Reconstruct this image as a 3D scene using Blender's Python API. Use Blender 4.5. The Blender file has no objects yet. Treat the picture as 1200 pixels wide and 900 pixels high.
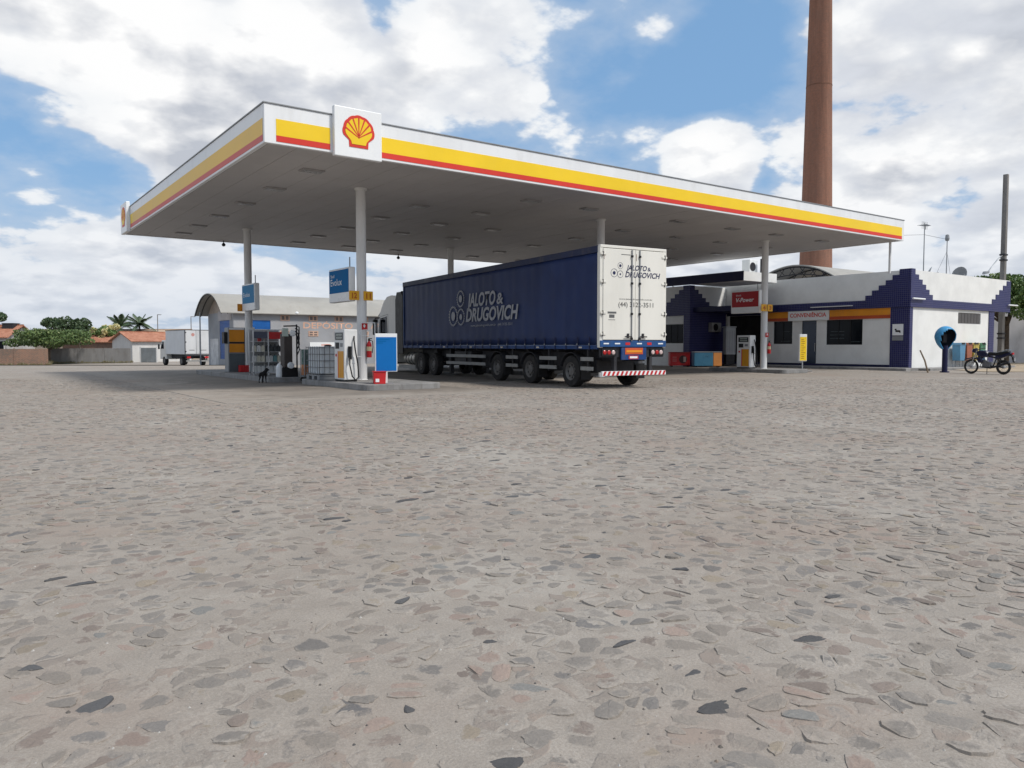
import bpy, bmesh, math, random
from mathutils import Vector, Matrix
random.seed(7)
R = math.radians
SC = bpy.context.scene
COL = SC.collection

# ------------------------------------------------------------ camera
YAW = R(35.9)
cam_d = bpy.data.cameras.new('camera')
cam = bpy.data.objects.new('camera', cam_d)
COL.objects.link(cam)
cam.location = (0, 0, 1.35)
cam.rotation_euler = (R(90) - math.atan(45 / 905.0), 0, -YAW)
cam_d.sensor_width = 36.0
cam_d.lens = 36.0 * 905.0 / 1200.0
cam_d.clip_start = 0.05
cam_d.clip_end = 6000
SC.camera = cam
SC.render.resolution_x = 1024
SC.render.resolution_y = 768

# ------------------------------------------------------------ sky, sun, exposure
SUN_EL, SUN_AZ = R(52), R(152)          # azimuth from +Y towards +X
SUN_DIR = Vector((math.sin(SUN_AZ) * math.cos(SUN_EL), math.cos(SUN_AZ) * math.cos(SUN_EL), math.sin(SUN_EL)))

class NT:
    """small node helper"""
    def __init__(s, tree):
        s.t = tree
    def n(s, typ, **kw):
        nd = s.t.nodes.new(typ)
        for k, v in kw.items():
            if k.startswith('i_'):
                nd.inputs[k[2:].replace('_', ' ')].default_value = v
            else:
                setattr(nd, k, v)
        return nd
    def l(s, a, b):
        s.t.links.new(a, b)
    def math(s, op, a, b=None, c=None, clamp=False):
        nd = s.n('ShaderNodeMath', operation=op, use_clamp=clamp)
        for i, v in enumerate((a, b, c)):
            if v is None:
                continue
            if isinstance(v, (int, float)):
                nd.inputs[i].default_value = v
            else:
                s.l(v, nd.inputs[i])
        return nd.outputs[0]
    def vmath(s, op, a, b=None):
        nd = s.n('ShaderNodeVectorMath', operation=op)
        for i, v in enumerate((a, b)):
            if v is None:
                continue
            if isinstance(v, (tuple, list, Vector)):
                nd.inputs[i].default_value = v
            else:
                s.l(v, nd.inputs[i])
        return nd
    def ramp(s, x, a, b, lo=0.0, hi=1.0, smooth=True):
        nd = s.n('ShaderNodeMapRange', interpolation_type='SMOOTHSTEP' if smooth else 'LINEAR')
        s.l(x, nd.inputs['Value'])
        nd.inputs['From Min'].default_value = a
        nd.inputs['From Max'].default_value = b
        nd.inputs['To Min'].default_value = lo
        nd.inputs['To Max'].default_value = hi
        return nd.outputs[0]
    def mix(s, fac, a, b, blend='MIX'):
        nd = s.n('ShaderNodeMix', data_type='RGBA', blend_type=blend)
        for i, v in ((0, fac), (6, a), (7, b)):
            if isinstance(v, (int, float)):
                nd.inputs[i].default_value = v
            elif isinstance(v, (tuple, list)):
                nd.inputs[i].default_value = tuple(v) + ((1.0,) if len(v) == 3 else ())
            else:
                s.l(v, nd.inputs[i])
        return nd.outputs[2]

def build_world():
    w = bpy.data.worlds.new('World')
    SC.world = w
    w.use_nodes = True
    w.node_tree.nodes.clear()
    t = NT(w.node_tree)
    out = t.n('ShaderNodeOutputWorld')
    bg = t.n('ShaderNodeBackground')
    bg.inputs['Strength'].default_value = 0.094
    t.l(bg.outputs[0], out.inputs[0])
    w.cycles.sampling_method = 'MANUAL'
    w.cycles.sample_map_resolution = 256
    sky = t.n('ShaderNodeTexSky', sky_type='NISHITA')
    sky.sun_disc = False
    sky.sun_elevation = SUN_EL
    sky.sun_rotation = SUN_AZ
    sky.air_density = 1.0
    sky.dust_density = 1.2
    sky.ozone_density = 1.5
    tc = t.n('ShaderNodeTexCoord')
    d = t.vmath('NORMALIZE', tc.outputs['Generated']).outputs[0]
    sep = t.n('ShaderNodeSeparateXYZ')
    t.l(d, sep.inputs[0])
    z = t.math('MAXIMUM', sep.outputs[2], 0.0)
    den = t.math('ADD', z, 0.34)
    comb = t.n('ShaderNodeCombineXYZ')
    t.l(t.math('DIVIDE', sep.outputs[0], den), comb.inputs[0])
    t.l(t.math('DIVIDE', sep.outputs[1], den), comb.inputs[1])
    t.l(t.math('DIVIDE', t.math('MULTIPLY', z, 1.25), den), comb.inputs[2])
    p = comb.outputs[0]
    def cloud_noise(vec, scale, detail, rough, dist=0.0):
        nd = t.n('ShaderNodeTexNoise', noise_dimensions='3D')
        t.l(vec, nd.inputs['Vector'])
        nd.inputs['Scale'].default_value = scale
        nd.inputs['Detail'].default_value = detail
        nd.inputs['Roughness'].default_value = rough
        nd.inputs['Distortion'].default_value = dist
        return nd.outputs['Fac']
    p1 = t.vmath('ADD', p, CLOUD_OFF).outputs[0]
    def billow(vec, detail, layers):
        """cauliflower heads: fractal noise with rounded cells riding on it"""
        base = cloud_noise(vec, 1.9, detail, 0.58, 0.0)
        wv = t.n('ShaderNodeTexNoise', i_Scale=5.0, i_Detail=4.0, i_Roughness=0.6)
        t.l(vec, wv.inputs['Vector'])
        off = t.vmath('MULTIPLY', wv.outputs['Color'], (0.16, 0.16, 0.16)).outputs[0]
        vv = t.vmath('ADD', vec, off).outputs[0]
        acc = t.math('MULTIPLY', base, 0.82)
        for sc, wt in ((4.2, 0.15), (9.5, 0.075), (21.0, 0.036))[:layers]:
            vo = t.n('ShaderNodeTexVoronoi', feature='F1', i_Scale=sc)
            t.l(vv, vo.inputs['Vector'])
            acc = t.math('ADD', acc, t.math('MULTIPLY', t.math('SUBTRACT', 0.72, vo.outputs['Distance']), wt))
        return acc
    p2 = t.vmath('ADD', p1, (0.012, -0.02, 0.075)).outputs[0]
    n1 = billow(p1, 7.0, 3)
    n2 = billow(p2, 3.0, 2)
    bias = None
    for (vx, vy, vz, r0, amt) in CLOUD_BIAS:
        dt = t.vmath('DOT_PRODUCT', d, (vx, vy, vz)).outputs['Value']
        g = t.ramp(dt, math.cos(r0), 1.0, 0.0, amt)
        bias = g if bias is None else t.math('ADD', bias, g)
    low = t.ramp(z, 0.02, 0.30, 0.075, 0.0)
    dn = t.math('ADD', t.math('ADD', n1, bias), low)
    mask = t.ramp(dn, 0.445, 0.50)
    veil = t.ramp(dn, 0.34, 0.48, 0.0, 0.35)
    thick = t.ramp(dn, 0.48, 0.66)
    lit = t.math('MULTIPLY_ADD', t.math('SUBTRACT', n1, n2), 8.0, 0.60, clamp=True)
    grey = t.mix(thick, (6.6, 6.9, 7.5), (5.0, 5.3, 5.9))
    white = t.mix(thick, (8.6, 8.8, 9.0), (9.5, 9.5, 9.5))
    cloud = t.mix(lit, grey, white)
    blue = t.mix(0.65, sky.outputs[0], SKY_TINT)
    c1 = t.mix(veil, blue, (6.4, 6.9, 7.6))
    c2 = t.mix(mask, c1, cloud)
    hz = t.ramp(z, 0.0, 0.22, 0.6, 0.0)
    c3 = t.mix(hz, c2, (5.3, 6.0, 7.1))
    t.l(c3, bg.inputs['Color'])

SKY_TINT = (2.3, 4.5, 7.6)
CLOUD_OFF = (3.1, 7.4, 1.7)
CLOUD_BIAS = []
def _dirpx(px, py):
    pit = math.atan(45 / 905.0)
    F0 = Vector((math.sin(YAW), math.cos(YAW), 0)); Rt = Vector((math.cos(YAW), -math.sin(YAW), 0)); U0 = Vector((0, 0, 1))
    F = F0 * math.cos(pit) - U0 * math.sin(pit); U = U0 * math.cos(pit) + F0 * math.sin(pit)
    return (F + Rt * (px - 600) / 905.0 + U * (450 - py) / 905.0).normalized()
for (px, py, rr, am) in [(60, 180, .14, -.16), (140, 225, .09, -.07), (235, 12, .06, -.12), (465, 8, .05, -.10), (770, 145, .12, -.095), (690, 160, .08, -.05),
                         (850, 75, .09, -.09), (1100, 215, .05, -.06), (400, -330, .3, -.08),
                         (130, 60, .20, .10), (330, 110, .2, .12), (560, 70, .14, .12), (1080, 110, .2, .12), (830, 190, .07, .18), (740, 20, .09, .08),
                         (60, 300, .14, .08), (230, 310, .15, .07), (1010, 250, .07, .10), (1150, 250, .12, .04)]:
    v = _dirpx(px, py)
    CLOUD_BIAS.append((v.x, v.y, v.z, rr, am))
build_world()

sun_d = bpy.data.lights.new('sun', 'SUN')
sun = bpy.data.objects.new('sun', sun_d)
COL.objects.link(sun)
sun_d.energy = 3.0
sun_d.angle = R(9)
sun_d.color = (1.0, 0.96, 0.90)
sun.rotation_euler = SUN_DIR.to_track_quat('Z', 'Y').to_euler()

SC.view_settings.view_transform = 'Standard'
SC.view_settings.look = 'None'
SC.view_settings.gamma = 1.0
SC.view_settings.use_curve_mapping = False
SC.view_settings.exposure = 0.16
SC.render.engine = 'CYCLES'

# ------------------------------------------------------------ helpers
def smooth(x):
    x = max(0.0, min(1.0, x))
    return x * x * (3 - 2 * x)
def camframe(x, y):
    return x * math.cos(YAW) - y * math.sin(YAW), x * math.sin(YAW) + y * math.cos(YAW)   # lateral, depth
def world_of(X, d):
    return X * math.cos(YAW) + d * math.sin(YAW), -X * math.sin(YAW) + d * math.cos(YAW)
def terrain(x, y):
    X, d = camframe(x, y)
    return -1.0 * smooth((d - 48) / 42.0) * smooth((-X - 5) / 15.0)

MATS = {}
def mat(name, col, rough=0.6, var=0.10, scale=2.0, bump=0.0, bscale=40.0, metal=0.0, dirt=0.0, dirtcol=(0.16, 0.13, 0.10), spec=0.28, streak=False, coat=0.0):
    """procedural paint / metal / plaster: base colour with uneven tone, dirt blotches, fine relief"""
    if name in MATS:
        return MATS[name]
    m = bpy.data.materials.new(name)
    m.use_nodes = True
    t = NT(m.node_tree)
    b = m.node_tree.nodes['Principled BSDF']
    tc = t.n('ShaderNodeTexCoord')
    vec = tc.outputs['Object']
    n = t.n('ShaderNodeTexNoise', i_Scale=scale, i_Detail=6.0, i_Roughness=0.6)
    if streak:
        mp = t.n('ShaderNodeMapping'); mp.inputs['Scale'].default_value = (1, 1, 0.12)
        t.l(vec, mp.inputs[0]); t.l(mp.outputs[0], n.inputs['Vector'])
    else:
        t.l(vec, n.inputs['Vector'])
    lo = tuple(c * (1 - var) for c in col); hi = tuple(min(1, c * (1 + var)) for c in col)
    c = t.mix(t.ramp(n.outputs['Fac'], 0.3, 0.7), lo, hi)
    if dirt > 0:
        n2 = t.n('ShaderNodeTexNoise', i_Scale=scale * 2.7, i_Detail=8.0, i_Roughness=0.68)
        mp = t.n('ShaderNodeMapping'); mp.inputs['Scale'].default_value = (1, 1, 0.35); mp.inputs['Location'].default_value = (5, 3, 1)
        t.l(vec, mp.inputs[0]); t.l(mp.outputs[0], n2.inputs['Vector'])
        c = t.mix(t.ramp(n2.outputs['Fac'], 0.48, 0.75, 0.0, dirt), c, dirtcol)
    t.l(c, b.inputs['Base Color'])
    r = t.ramp(n.outputs['Fac'], 0.25, 0.75, max(0.02, rough - 0.08), min(1, rough + 0.08))
    t.l(r, b.inputs['Roughness'])
    b.inputs['Metallic'].default_value = metal
    b.inputs['Specular IOR Level'].default_value = spec
    b.inputs['Coat Weight'].default_value = coat
    if bump > 0:
        n3 = t.n('ShaderNodeTexNoise', i_Scale=bscale, i_Detail=4.0)
        t.l(vec, n3.inputs['Vector'])
        bp = t.n('ShaderNodeBump', i_Strength=bump, i_Distance=0.02)
        t.l(n3.outputs['Fac'], bp.inputs['Height'])
        t.l(bp.outputs[0], b.inputs['Normal'])
    MATS[name] = m
    return m

class MB:
    """collects shapes; build() links them as one mesh object"""
    def __init__(s):
        s.v = []; s.f = []
    def add(s, vs, fs):
        o = len(s.v)
        s.v.extend([tuple(v) for v in vs])
        s.f.extend([tuple(i + o for i in f) for f in fs])
        return s
    def box(s, x0, x1, y0, y1, z0, z1):
        return s.add([(x0, y0, z0), (x1, y0, z0), (x1, y1, z0), (x0, y1, z0), (x0, y0, z1), (x1, y0, z1), (x1, y1, z1), (x0, y1, z1)],
                     [(0, 3, 2, 1), (4, 5, 6, 7), (0, 1, 5, 4), (1, 2, 6, 5), (2, 3, 7, 6), (3, 0, 4, 7)])
    def prism(s, poly, a, b, axis='x'):
        """poly of 2D points extruded from a to b; axis x: (y,z), y: (x,z), z: (x,y)"""
        n = len(poly)
        def p(q, t):
            return {'x': (t, q[0], q[1]), 'y': (q[0], t, q[1]), 'z': (q[0], q[1], t)}[axis]
        area = sum(poly[i][0] * poly[(i + 1) % n][1] - poly[(i + 1) % n][0] * poly[i][1] for i in range(n))
        if (area < 0) != (axis == 'y'):
            poly = poly[::-1]
        lo, hi = min(a, b), max(a, b)
        vs = [p(q, lo) for q in poly] + [p(q, hi) for q in poly]
        fs = [tuple(range(n))[::-1], tuple(range(n, 2 * n))] + [(i, (i + 1) % n, n + (i + 1) % n, n + i) for i in range(n)]
        return s.add(vs, fs)
    def cyl(s, p0, p1, r0, r1=None, n=12, caps=True):
        r1 = r0 if r1 is None else r1
        p0 = Vector(p0); p1 = Vector(p1)
        ax = (p1 - p0).normalized()
        u = ax.orthogonal().normalized(); w = ax.cross(u)
        vs = []
        for p, r in ((p0, r0), (p1, r1)):
            for i in range(n):
                a = 2 * math.pi * i / n
                vs.append(p + u * (r * math.cos(a)) + w * (r * math.sin(a)))
        fs = [(i, (i + 1) % n, n + (i + 1) % n, n + i) for i in range(n)]
        if caps:
            fs += [tuple(range(n))[::-1], tuple(range(n, 2 * n))]
        return s.add(vs, fs)
    def tube(s, pts, r, n=6):
        pts = [Vector(p) for p in pts]
        rs = r if isinstance(r, (list, tuple)) else [r] * len(pts)
        rings = []
        u = None
        for i, p in enumerate(pts):
            a = pts[min(i + 1, len(pts) - 1)] - pts[max(i - 1, 0)]
            a.normalize()
            if u is None:
                u = a.orthogonal().normalized()
            else:
                u = (u - a * u.dot(a))
                u = u.normalized() if u.length > 1e-5 else a.orthogonal().normalized()
            w = a.cross(u)
            rings.append([p + (u * math.cos(2 * math.pi * k / n) + w * math.sin(2 * math.pi * k / n)) * rs[i] for k in range(n)])
        vs = [v for rg in rings for v in rg]
        fs = []
        for i in range(len(rings) - 1):
            for k in range(n):
                fs.append((i * n + k, i * n + (k + 1) % n, (i + 1) * n + (k + 1) % n, (i + 1) * n + k))
        fs += [tuple(range(n))[::-1], tuple(range((len(rings) - 1) * n, len(rings) * n))]
        return s.add(vs, fs)
    def lathe(s, prof, origin=(0, 0, 0), n=20, axis='z', caps=True):
        """prof: (radius, height) pairs, closed to the axis at the ends when radius is 0"""
        o = Vector(origin)
        vs = []; fs = []
        m = len(prof)
        for (r, h) in prof:
            for k in range(n):
                a = 2 * math.pi * k / n
                q = {'z': (r * math.cos(a), r * math.sin(a), h), 'x': (h, r * math.cos(a), r * math.sin(a)), 'y': (r * math.sin(a), h, r * math.cos(a))}[axis]
                vs.append(o + Vector(q))
        for i in range(m - 1):
            for k in range(n):
                fs.append((i * n + k, i * n + (k + 1) % n, (i + 1) * n + (k + 1) % n, (i + 1) * n + k))
        if caps:
            fs += [tuple(range(n))[::-1], tuple(range((m - 1) * n, m * n))]
        return s.add(vs, fs)
    def quad(s, a, b, c, d):
        return s.add([a, b, c, d], [(0, 1, 2, 3)])
    def build(s, name, m, parent=None, bevel=0.0, smooth_=False, kind=None, loc=None):
        me = bpy.data.meshes.new(name)
        me.from_pydata(s.v, [], s.f)
        me.materials.append(m)
        if smooth_:
            me.polygons.foreach_set('use_smooth', [True] * len(me.polygons))
        me.update()
        o = bpy.data.objects.new(name, me)
        COL.objects.link(o)
        if parent is not None:
            o.parent = parent
        if loc is not None:
            o.location = loc
        if bevel > 0:
            bv = o.modifiers.new('bevel', 'BEVEL')
            bv.width = bevel; bv.segments = 2; bv.limit_method = 'ANGLE'; bv.angle_limit = R(40)
        elif smooth_:
            sm = o.modifiers.new('edges', 'EDGE_SPLIT'); sm.split_angle = R(38)
        if kind:
            o['kind'] = kind
        return o

def thing(name, label, cat, loc=(0, 0, 0), rz=0.0, group=None):
    o = bpy.data.objects.new(name, None)
    COL.objects.link(o)
    o.location = loc; o.rotation_euler = (0, 0, rz)
    o['label'] = label; o['category'] = cat
    if group:
        o['group'] = group
    return o
def tag(o, label, cat, group=None):
    o['label'] = label; o['category'] = cat
    if group:
        o['group'] = group
    return o
def dup(o, parent=None):
    c = o.copy(); COL.objects.link(c); c.parent = parent
    for ch in list(o.children):
        dup(ch, c)
    return c

def lettering(txt, m, parent, origin, u, up, height, width=None, shear=0.0, weight=0.0, name='lettering', depth=0.004, align='l'):
    """flat letters standing 'depth' proud; origin = left end of the baseline, u = reading direction"""
    cu = bpy.data.curves.new('txt', 'FONT')
    cu.body = txt; cu.size = 1.0; cu.shear = shear; cu.offset = weight; cu.extrude = 0.0; cu.resolution_u = 3
    ob = bpy.data.objects.new('txt', cu)
    COL.objects.link(ob)
    dg = bpy.context.evaluated_depsgraph_get()
    me = bpy.data.meshes.new_from_object(ob.evaluated_get(dg))
    bpy.data.objects.remove(ob); bpy.data.curves.remove(cu)
    xs = [v.co.x for v in me.vertices]
    x0, x1 = min(xs), max(xs)
    sy = height / 0.72
    sx = (width / (x1 - x0)) if width else sy
    u = Vector(u).normalized(); up = Vector(up).normalized(); nrm = u.cross(up)
    o = Vector(origin)
    for v in me.vertices:
        v.co = o + u * ((v.co.x - x0) * sx) + up * (v.co.y * sy) + nrm * depth
    me.name = name
    me.materials.clear(); me.materials.append(m)
    me.update()
    obj = bpy.data.objects.new(name, me)
    COL.objects.link(obj); obj.parent = parent
    return obj

def wall_holes(mb, axis, c0, c1, u0, u1, z0, z1, holes):
    """wall slab between c0..c1 on axis, spanning u and z, with rectangular openings"""
    us = sorted({u0, u1} | {h[0] for h in holes} | {h[1] for h in holes})
    for i in range(len(us) - 1):
        a, b = us[i], us[i + 1]
        cuts = sorted([(h[2], h[3]) for h in holes if h[0] <= a + 1e-6 and h[1] >= b - 1e-6])
        z = z0
        segs = []
        for (ha, hb) in cuts:
            if ha > z + 1e-6:
                segs.append((z, ha))
            z = hb
        if z < z1 - 1e-6:
            segs.append((z, z1))
        for (sa, sb) in segs:
            if axis == 'x':
                mb.box(c0, c1, a, b, sa, sb)
            else:
                mb.box(a, b, c0, c1, sa, sb)
    return mb

# ------------------------------------------------------------ materials of the setting
def mortar(t, vec):
    """dusty sand and cement between and over the stones"""
    big = t.n('ShaderNodeTexNoise', i_Scale=0.22, i_Detail=5.0, i_Roughness=0.6); t.l(vec, big.inputs['Vector'])
    mid = t.n('ShaderNodeTexNoise', i_Scale=3.5, i_Detail=8.0, i_Roughness=0.68); t.l(vec, mid.inputs['Vector'])
    fine = t.n('ShaderNodeTexNoise', i_Scale=90.0, i_Detail=5.0, i_Roughness=0.7); t.l(vec, fine.inputs['Vector'])
    c = t.mix(t.ramp(mid.outputs['Fac'], 0.32, 0.68), (0.276, 0.244, 0.212), (0.366, 0.329, 0.290))
    c = t.mix(t.ramp(big.outputs['Fac'], 0.35, 0.65, 0.0, 0.55), c, (0.272, 0.234, 0.194))
    c = t.mix(t.ramp(fine.outputs['Fac'], 0.36, 0.66, 0.5, 0.0), c, (0.19, 0.165, 0.14))
    hue = t.n('ShaderNodeTexNoise', i_Scale=0.45, i_Detail=4.0, i_Roughness=0.6); t.l(vec, hue.inputs['Vector'])
    c = t.mix(t.ramp(hue.outputs['Fac'], 0.5, 0.68, 0.0, 0.45), c, (0.275, 0.215, 0.178))
    c = t.mix(t.ramp(hue.outputs['Fac'], 0.46, 0.30, 0.0, 0.4), c, (0.37, 0.345, 0.305))
    grit = t.n('ShaderNodeTexNoise', i_Scale=240.0, i_Detail=2.0, i_Roughness=0.6); t.l(vec, grit.inputs['Vector'])
    c = t.mix(t.ramp(grit.outputs['Fac'], 0.60, 0.72, 0.0, 0.5), c, (0.46, 0.42, 0.37))
    return c, mid, fine

def ground_material(name, stones=True):
    m = bpy.data.materials.new(name)
    m.use_nodes = True
    t = NT(m.node_tree)
    b = m.node_tree.nodes['Principled BSDF']
    tc = t.n('ShaderNodeTexCoord'); vec = tc.outputs['Object']
    c, mid, fine = mortar(t, vec)
    h = t.math('ADD', t.math('MULTIPLY', fine.outputs['Fac'], 0.35), t.math('MULTIPLY', mid.outputs['Fac'], 0.9))
    if stones:
        # faint outlines of stones that lie under the dusty mortar
        wob = t.n('ShaderNodeTexNoise', i_Scale=7.0, i_Detail=3.0); t.l(vec, wob.inputs['Vector'])
        wv = t.vmath('MULTIPLY', wob.outputs['Color'], (0.12, 0.12, 0.0)).outputs[0]
        pv = t.vmath('ADD', vec, wv).outputs[0]
        mp = t.n('ShaderNodeMapping'); mp.inputs['Scale'].default_value = (1, 1, 0.0); t.l(pv, mp.inputs[0])
        vor = t.n('ShaderNodeTexVoronoi', feature='F1', i_Scale=6.6); t.l(mp.outputs[0], vor.inputs['Vector'])
        edge = t.n('ShaderNodeTexVoronoi', feature='DISTANCE_TO_EDGE', i_Scale=6.6); t.l(mp.outputs[0], edge.inputs['Vector'])
        sepc = t.n('ShaderNodeSeparateColor'); t.l(vor.outputs['Color'], sepc.inputs[0])
        inside = t.ramp(edge.outputs['Distance'], 0.05, 0.11)
        vis = t.math('MULTIPLY', inside, t.ramp(sepc.outputs[0], 0.25, 0.65))
        brk = t.ramp(mid.outputs['Fac'], 0.42, 0.56)
        vis = t.math('MULTIPLY', vis, brk)
        sc = t.mix(sepc.outputs[1], (0.185, 0.166, 0.148), (0.27, 0.212, 0.175))
        sc = t.mix(t.ramp(sepc.outputs[2], 0.92, 0.95), sc, (0.085, 0.088, 0.095))
        c = t.mix(t.math('MULTIPLY', vis, 0.75), c, sc)
        h = t.math('ADD', h, t.math('MULTIPLY', vis, 0.5))
    t.l(c, b.inputs['Base Color'])
    b.inputs['Roughness'].default_value = 0.9
    b.inputs['Specular IOR Level'].default_value = 0.25
    bp = t.n('ShaderNodeBump', i_Strength=0.75, i_Distance=0.012)
    t.l(h, bp.inputs['Height']); t.l(bp.outputs[0], b.inputs['Normal'])
    return m

def stone_material():
    m = bpy.data.materials.new('paving_stone')
    m.use_nodes = True
    t = NT(m.node_tree)
    b = m.node_tree.nodes['Principled BSDF']
    at = t.n('ShaderNodeAttribute', attribute_name='tone')
    tc = t.n('ShaderNodeTexCoord')
    geo = t.n('ShaderNodeNewGeometry'); vec = geo.outputs['Position']
    mid = t.n('ShaderNodeTexNoise', i_Scale=9.0, i_Detail=8.0, i_Roughness=0.7); t.l(vec, mid.inputs['Vector'])
    fine = t.n('ShaderNodeTexNoise', i_Scale=110.0, i_Detail=4.0, i_Roughness=0.7); t.l(vec, fine.inputs['Vector'])
    c = t.mix(t.ramp(fine.outputs['Fac'], 0.3, 0.7), at.outputs['Color'], (0.5, 0.5, 0.5), 'MULTIPLY')
    c = t.mix(0.45, at.outputs['Color'], c)
    # dust lying on the stones; 'alpha' says how much each keeps
    rag = t.n('ShaderNodeTexNoise', i_Scale=26.0, i_Detail=6.0, i_Roughness=0.72); t.l(vec, rag.inputs['Vector'])
    nn = t.math('ADD', t.math('MULTIPLY', mid.outputs['Fac'], 0.5), t.math('MULTIPLY', rag.outputs['Fac'], 0.5))
    lvl = t.math('ADD', nn, t.math('MULTIPLY', t.math('SUBTRACT', at.outputs['Alpha'], 0.62), 0.42))
    dust = t.ramp(lvl, 0.44, 0.58, 0.12, 0.98)
    mc_, _m, _f = mortar(t, vec)
    c = t.mix(dust, c, mc_)
    t.l(c, b.inputs['Base Color'])
    b.inputs['Roughness'].default_value = 0.8
    b.inputs['Specular IOR Level'].default_value = 0.35
    bp = t.n('ShaderNodeBump', i_Strength=0.7, i_Distance=0.008)
    t.l(t.math('ADD', mid.outputs['Fac'], t.math('MULTIPLY', fine.outputs['Fac'], 0.4)), bp.inputs['Height'])
    t.l(bp.outputs[0], b.inputs['Normal'])
    return m

def tile_material():
    """small cobalt tiles with pale joints, far too fine to pick apart"""
    m = bpy.data.materials.new('cobalt_tile')
    m.use_nodes = True
    t = NT(m.node_tree)
    b = m.node_tree.nodes['Principled BSDF']
    tc = t.n('ShaderNodeTexCoord')
    sep = t.n('ShaderNodeSeparateXYZ'); t.l(tc.outputs['Object'], sep.inputs[0])
    cb = t.n('ShaderNodeCombineXYZ')
    t.l(t.math('ADD', sep.outputs[0], sep.outputs[1]), cb.inputs[0]); t.l(sep.outputs[2], cb.inputs[1])
    br = t.n('ShaderNodeTexBrick', offset=0.0)
    t.l(cb.outputs[0], br.inputs['Vector'])
    br.inputs['Scale'].default_value = 1.0
    br.inputs['Brick Width'].default_value = 0.11
    br.inputs['Row Height'].default_value = 0.11
    br.inputs['Mortar Size'].default_value = 0.007
    br.inputs['Color1'].default_value = (0.010, 0.012, 0.074, 1)
    br.inputs['Color2'].default_value = (0.016, 0.019, 0.102, 1)
    br.inputs['Mortar'].default_value = (0.11, 0.11, 0.18, 1)
    n = t.n('ShaderNodeTexNoise', i_Scale=1.3, i_Detail=6.0); t.l(tc.outputs['Object'], n.inputs['Vector'])
    c = t.mix(t.ramp(n.outputs['Fac'], 0.4, 0.75, 0.0, 0.15), br.outputs['Color'], (0.07, 0.065, 0.12))
    t.l(c, b.inputs['Base Color'])
    b.inputs['Roughness'].default_value = 0.4
    b.inputs['Specular IOR Level'].default_value = 0.25
    bp = t.n('ShaderNodeBump', i_Strength=0.4, i_Distance=0.004, invert=True)
    t.l(br.outputs['Fac'], bp.inputs['Height']); t.l(bp.outputs[0], b.inputs['Normal'])
    return m

def brick_material(name, c1, c2, mortar, bw, bh, ms, wear=0.35, wearcol=(0.16, 0.10, 0.075), cyl=0.0):
    m = bpy.data.materials.new(name)
    m.use_nodes = True
    t = NT(m.node_tree)
    b = m.node_tree.nodes['Principled BSDF']
    tc = t.n('ShaderNodeTexCoord')
    sep = t.n('ShaderNodeSeparateXYZ'); t.l(tc.outputs['Object'], sep.inputs[0])
    cb = t.n('ShaderNodeCombineXYZ')
    if cyl:
        ang = t.math('ARCTAN2', sep.outputs[1], sep.outputs[0])
        t.l(t.math('MULTIPLY', ang, cyl), cb.inputs[0])
    else:
        t.l(t.math('ADD', sep.outputs[0], sep.outputs[1]), cb.inputs[0])
    t.l(sep.outputs[2], cb.inputs[1])
    br = t.n('ShaderNodeTexBrick')
    t.l(cb.outputs[0], br.inputs['Vector'])
    br.inputs['Scale'].default_value = 1.0
    br.inputs['Brick Width'].default_value = bw
    br.inputs['Row Height'].default_value = bh
    br.inputs['Mortar Size'].default_value = ms
    br.inputs['Color1'].default_value = c1 + (1,); br.inputs['Color2'].default_value = c2 + (1,); br.inputs['Mortar'].default_value = mortar + (1,)
    n = t.n('ShaderNodeTexNoise', i_Scale=0.35, i_Detail=8.0, i_Roughness=0.65); t.l(tc.outputs['Object'], n.inputs['Vector'])
    n2 = t.n('ShaderNodeTexNoise', i_Scale=4.0, i_Detail=6.0, i_Roughness=0.7); t.l(tc.outputs['Object'], n2.inputs['Vector'])
    c = t.mix(t.ramp(n.outputs['Fac'], 0.42, 0.7, 0.0, wear), br.outputs['Color'], wearcol)
    c = t.mix(t.ramp(n2.outputs['Fac'], 0.45, 0.75, 0.0, wear), c, tuple(x * 1.25 for x in c1))
    if cyl:
        mp = t.n('ShaderNodeMapping'); mp.inputs['Scale'].default_value = (1.6, 1.6, 0.10); t.l(tc.outputs['Object'], mp.inputs[0])
        n3 = t.n('ShaderNodeTexNoise', i_Scale=1.0, i_Detail=9.0, i_Roughness=0.72); t.l(mp.outputs[0], n3.inputs['Vector'])
        c = t.mix(t.ramp(n3.outputs['Fac'], 0.48, 0.66, 0.0, 0.55), c, (0.15, 0.075, 0.05))
        c = t.mix(t.ramp(n3.outputs['Fac'], 0.46, 0.32, 0.0, 0.45), c, (0.36, 0.20, 0.14))
        n4 = t.n('ShaderNodeTexNoise', i_Scale=2.4, i_Detail=9.0, i_Roughness=0.8); t.l(tc.outputs['Object'], n4.inputs['Vector'])
        c = t.mix(t.ramp(n4.outputs['Fac'], 0.56, 0.70, 0.0, 0.6), c, (0.12, 0.07, 0.055))
    t.l(c, b.inputs['Base Color'])
    b.inputs['Roughness'].default_value = 0.9
    bp = t.n('ShaderNodeBump', i_Strength=0.5, i_Distance=0.01, invert=True)
    t.l(br.outputs['Fac'], bp.inputs['Height']); t.l(bp.outputs[0], b.inputs['Normal'])
    return m

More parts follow.
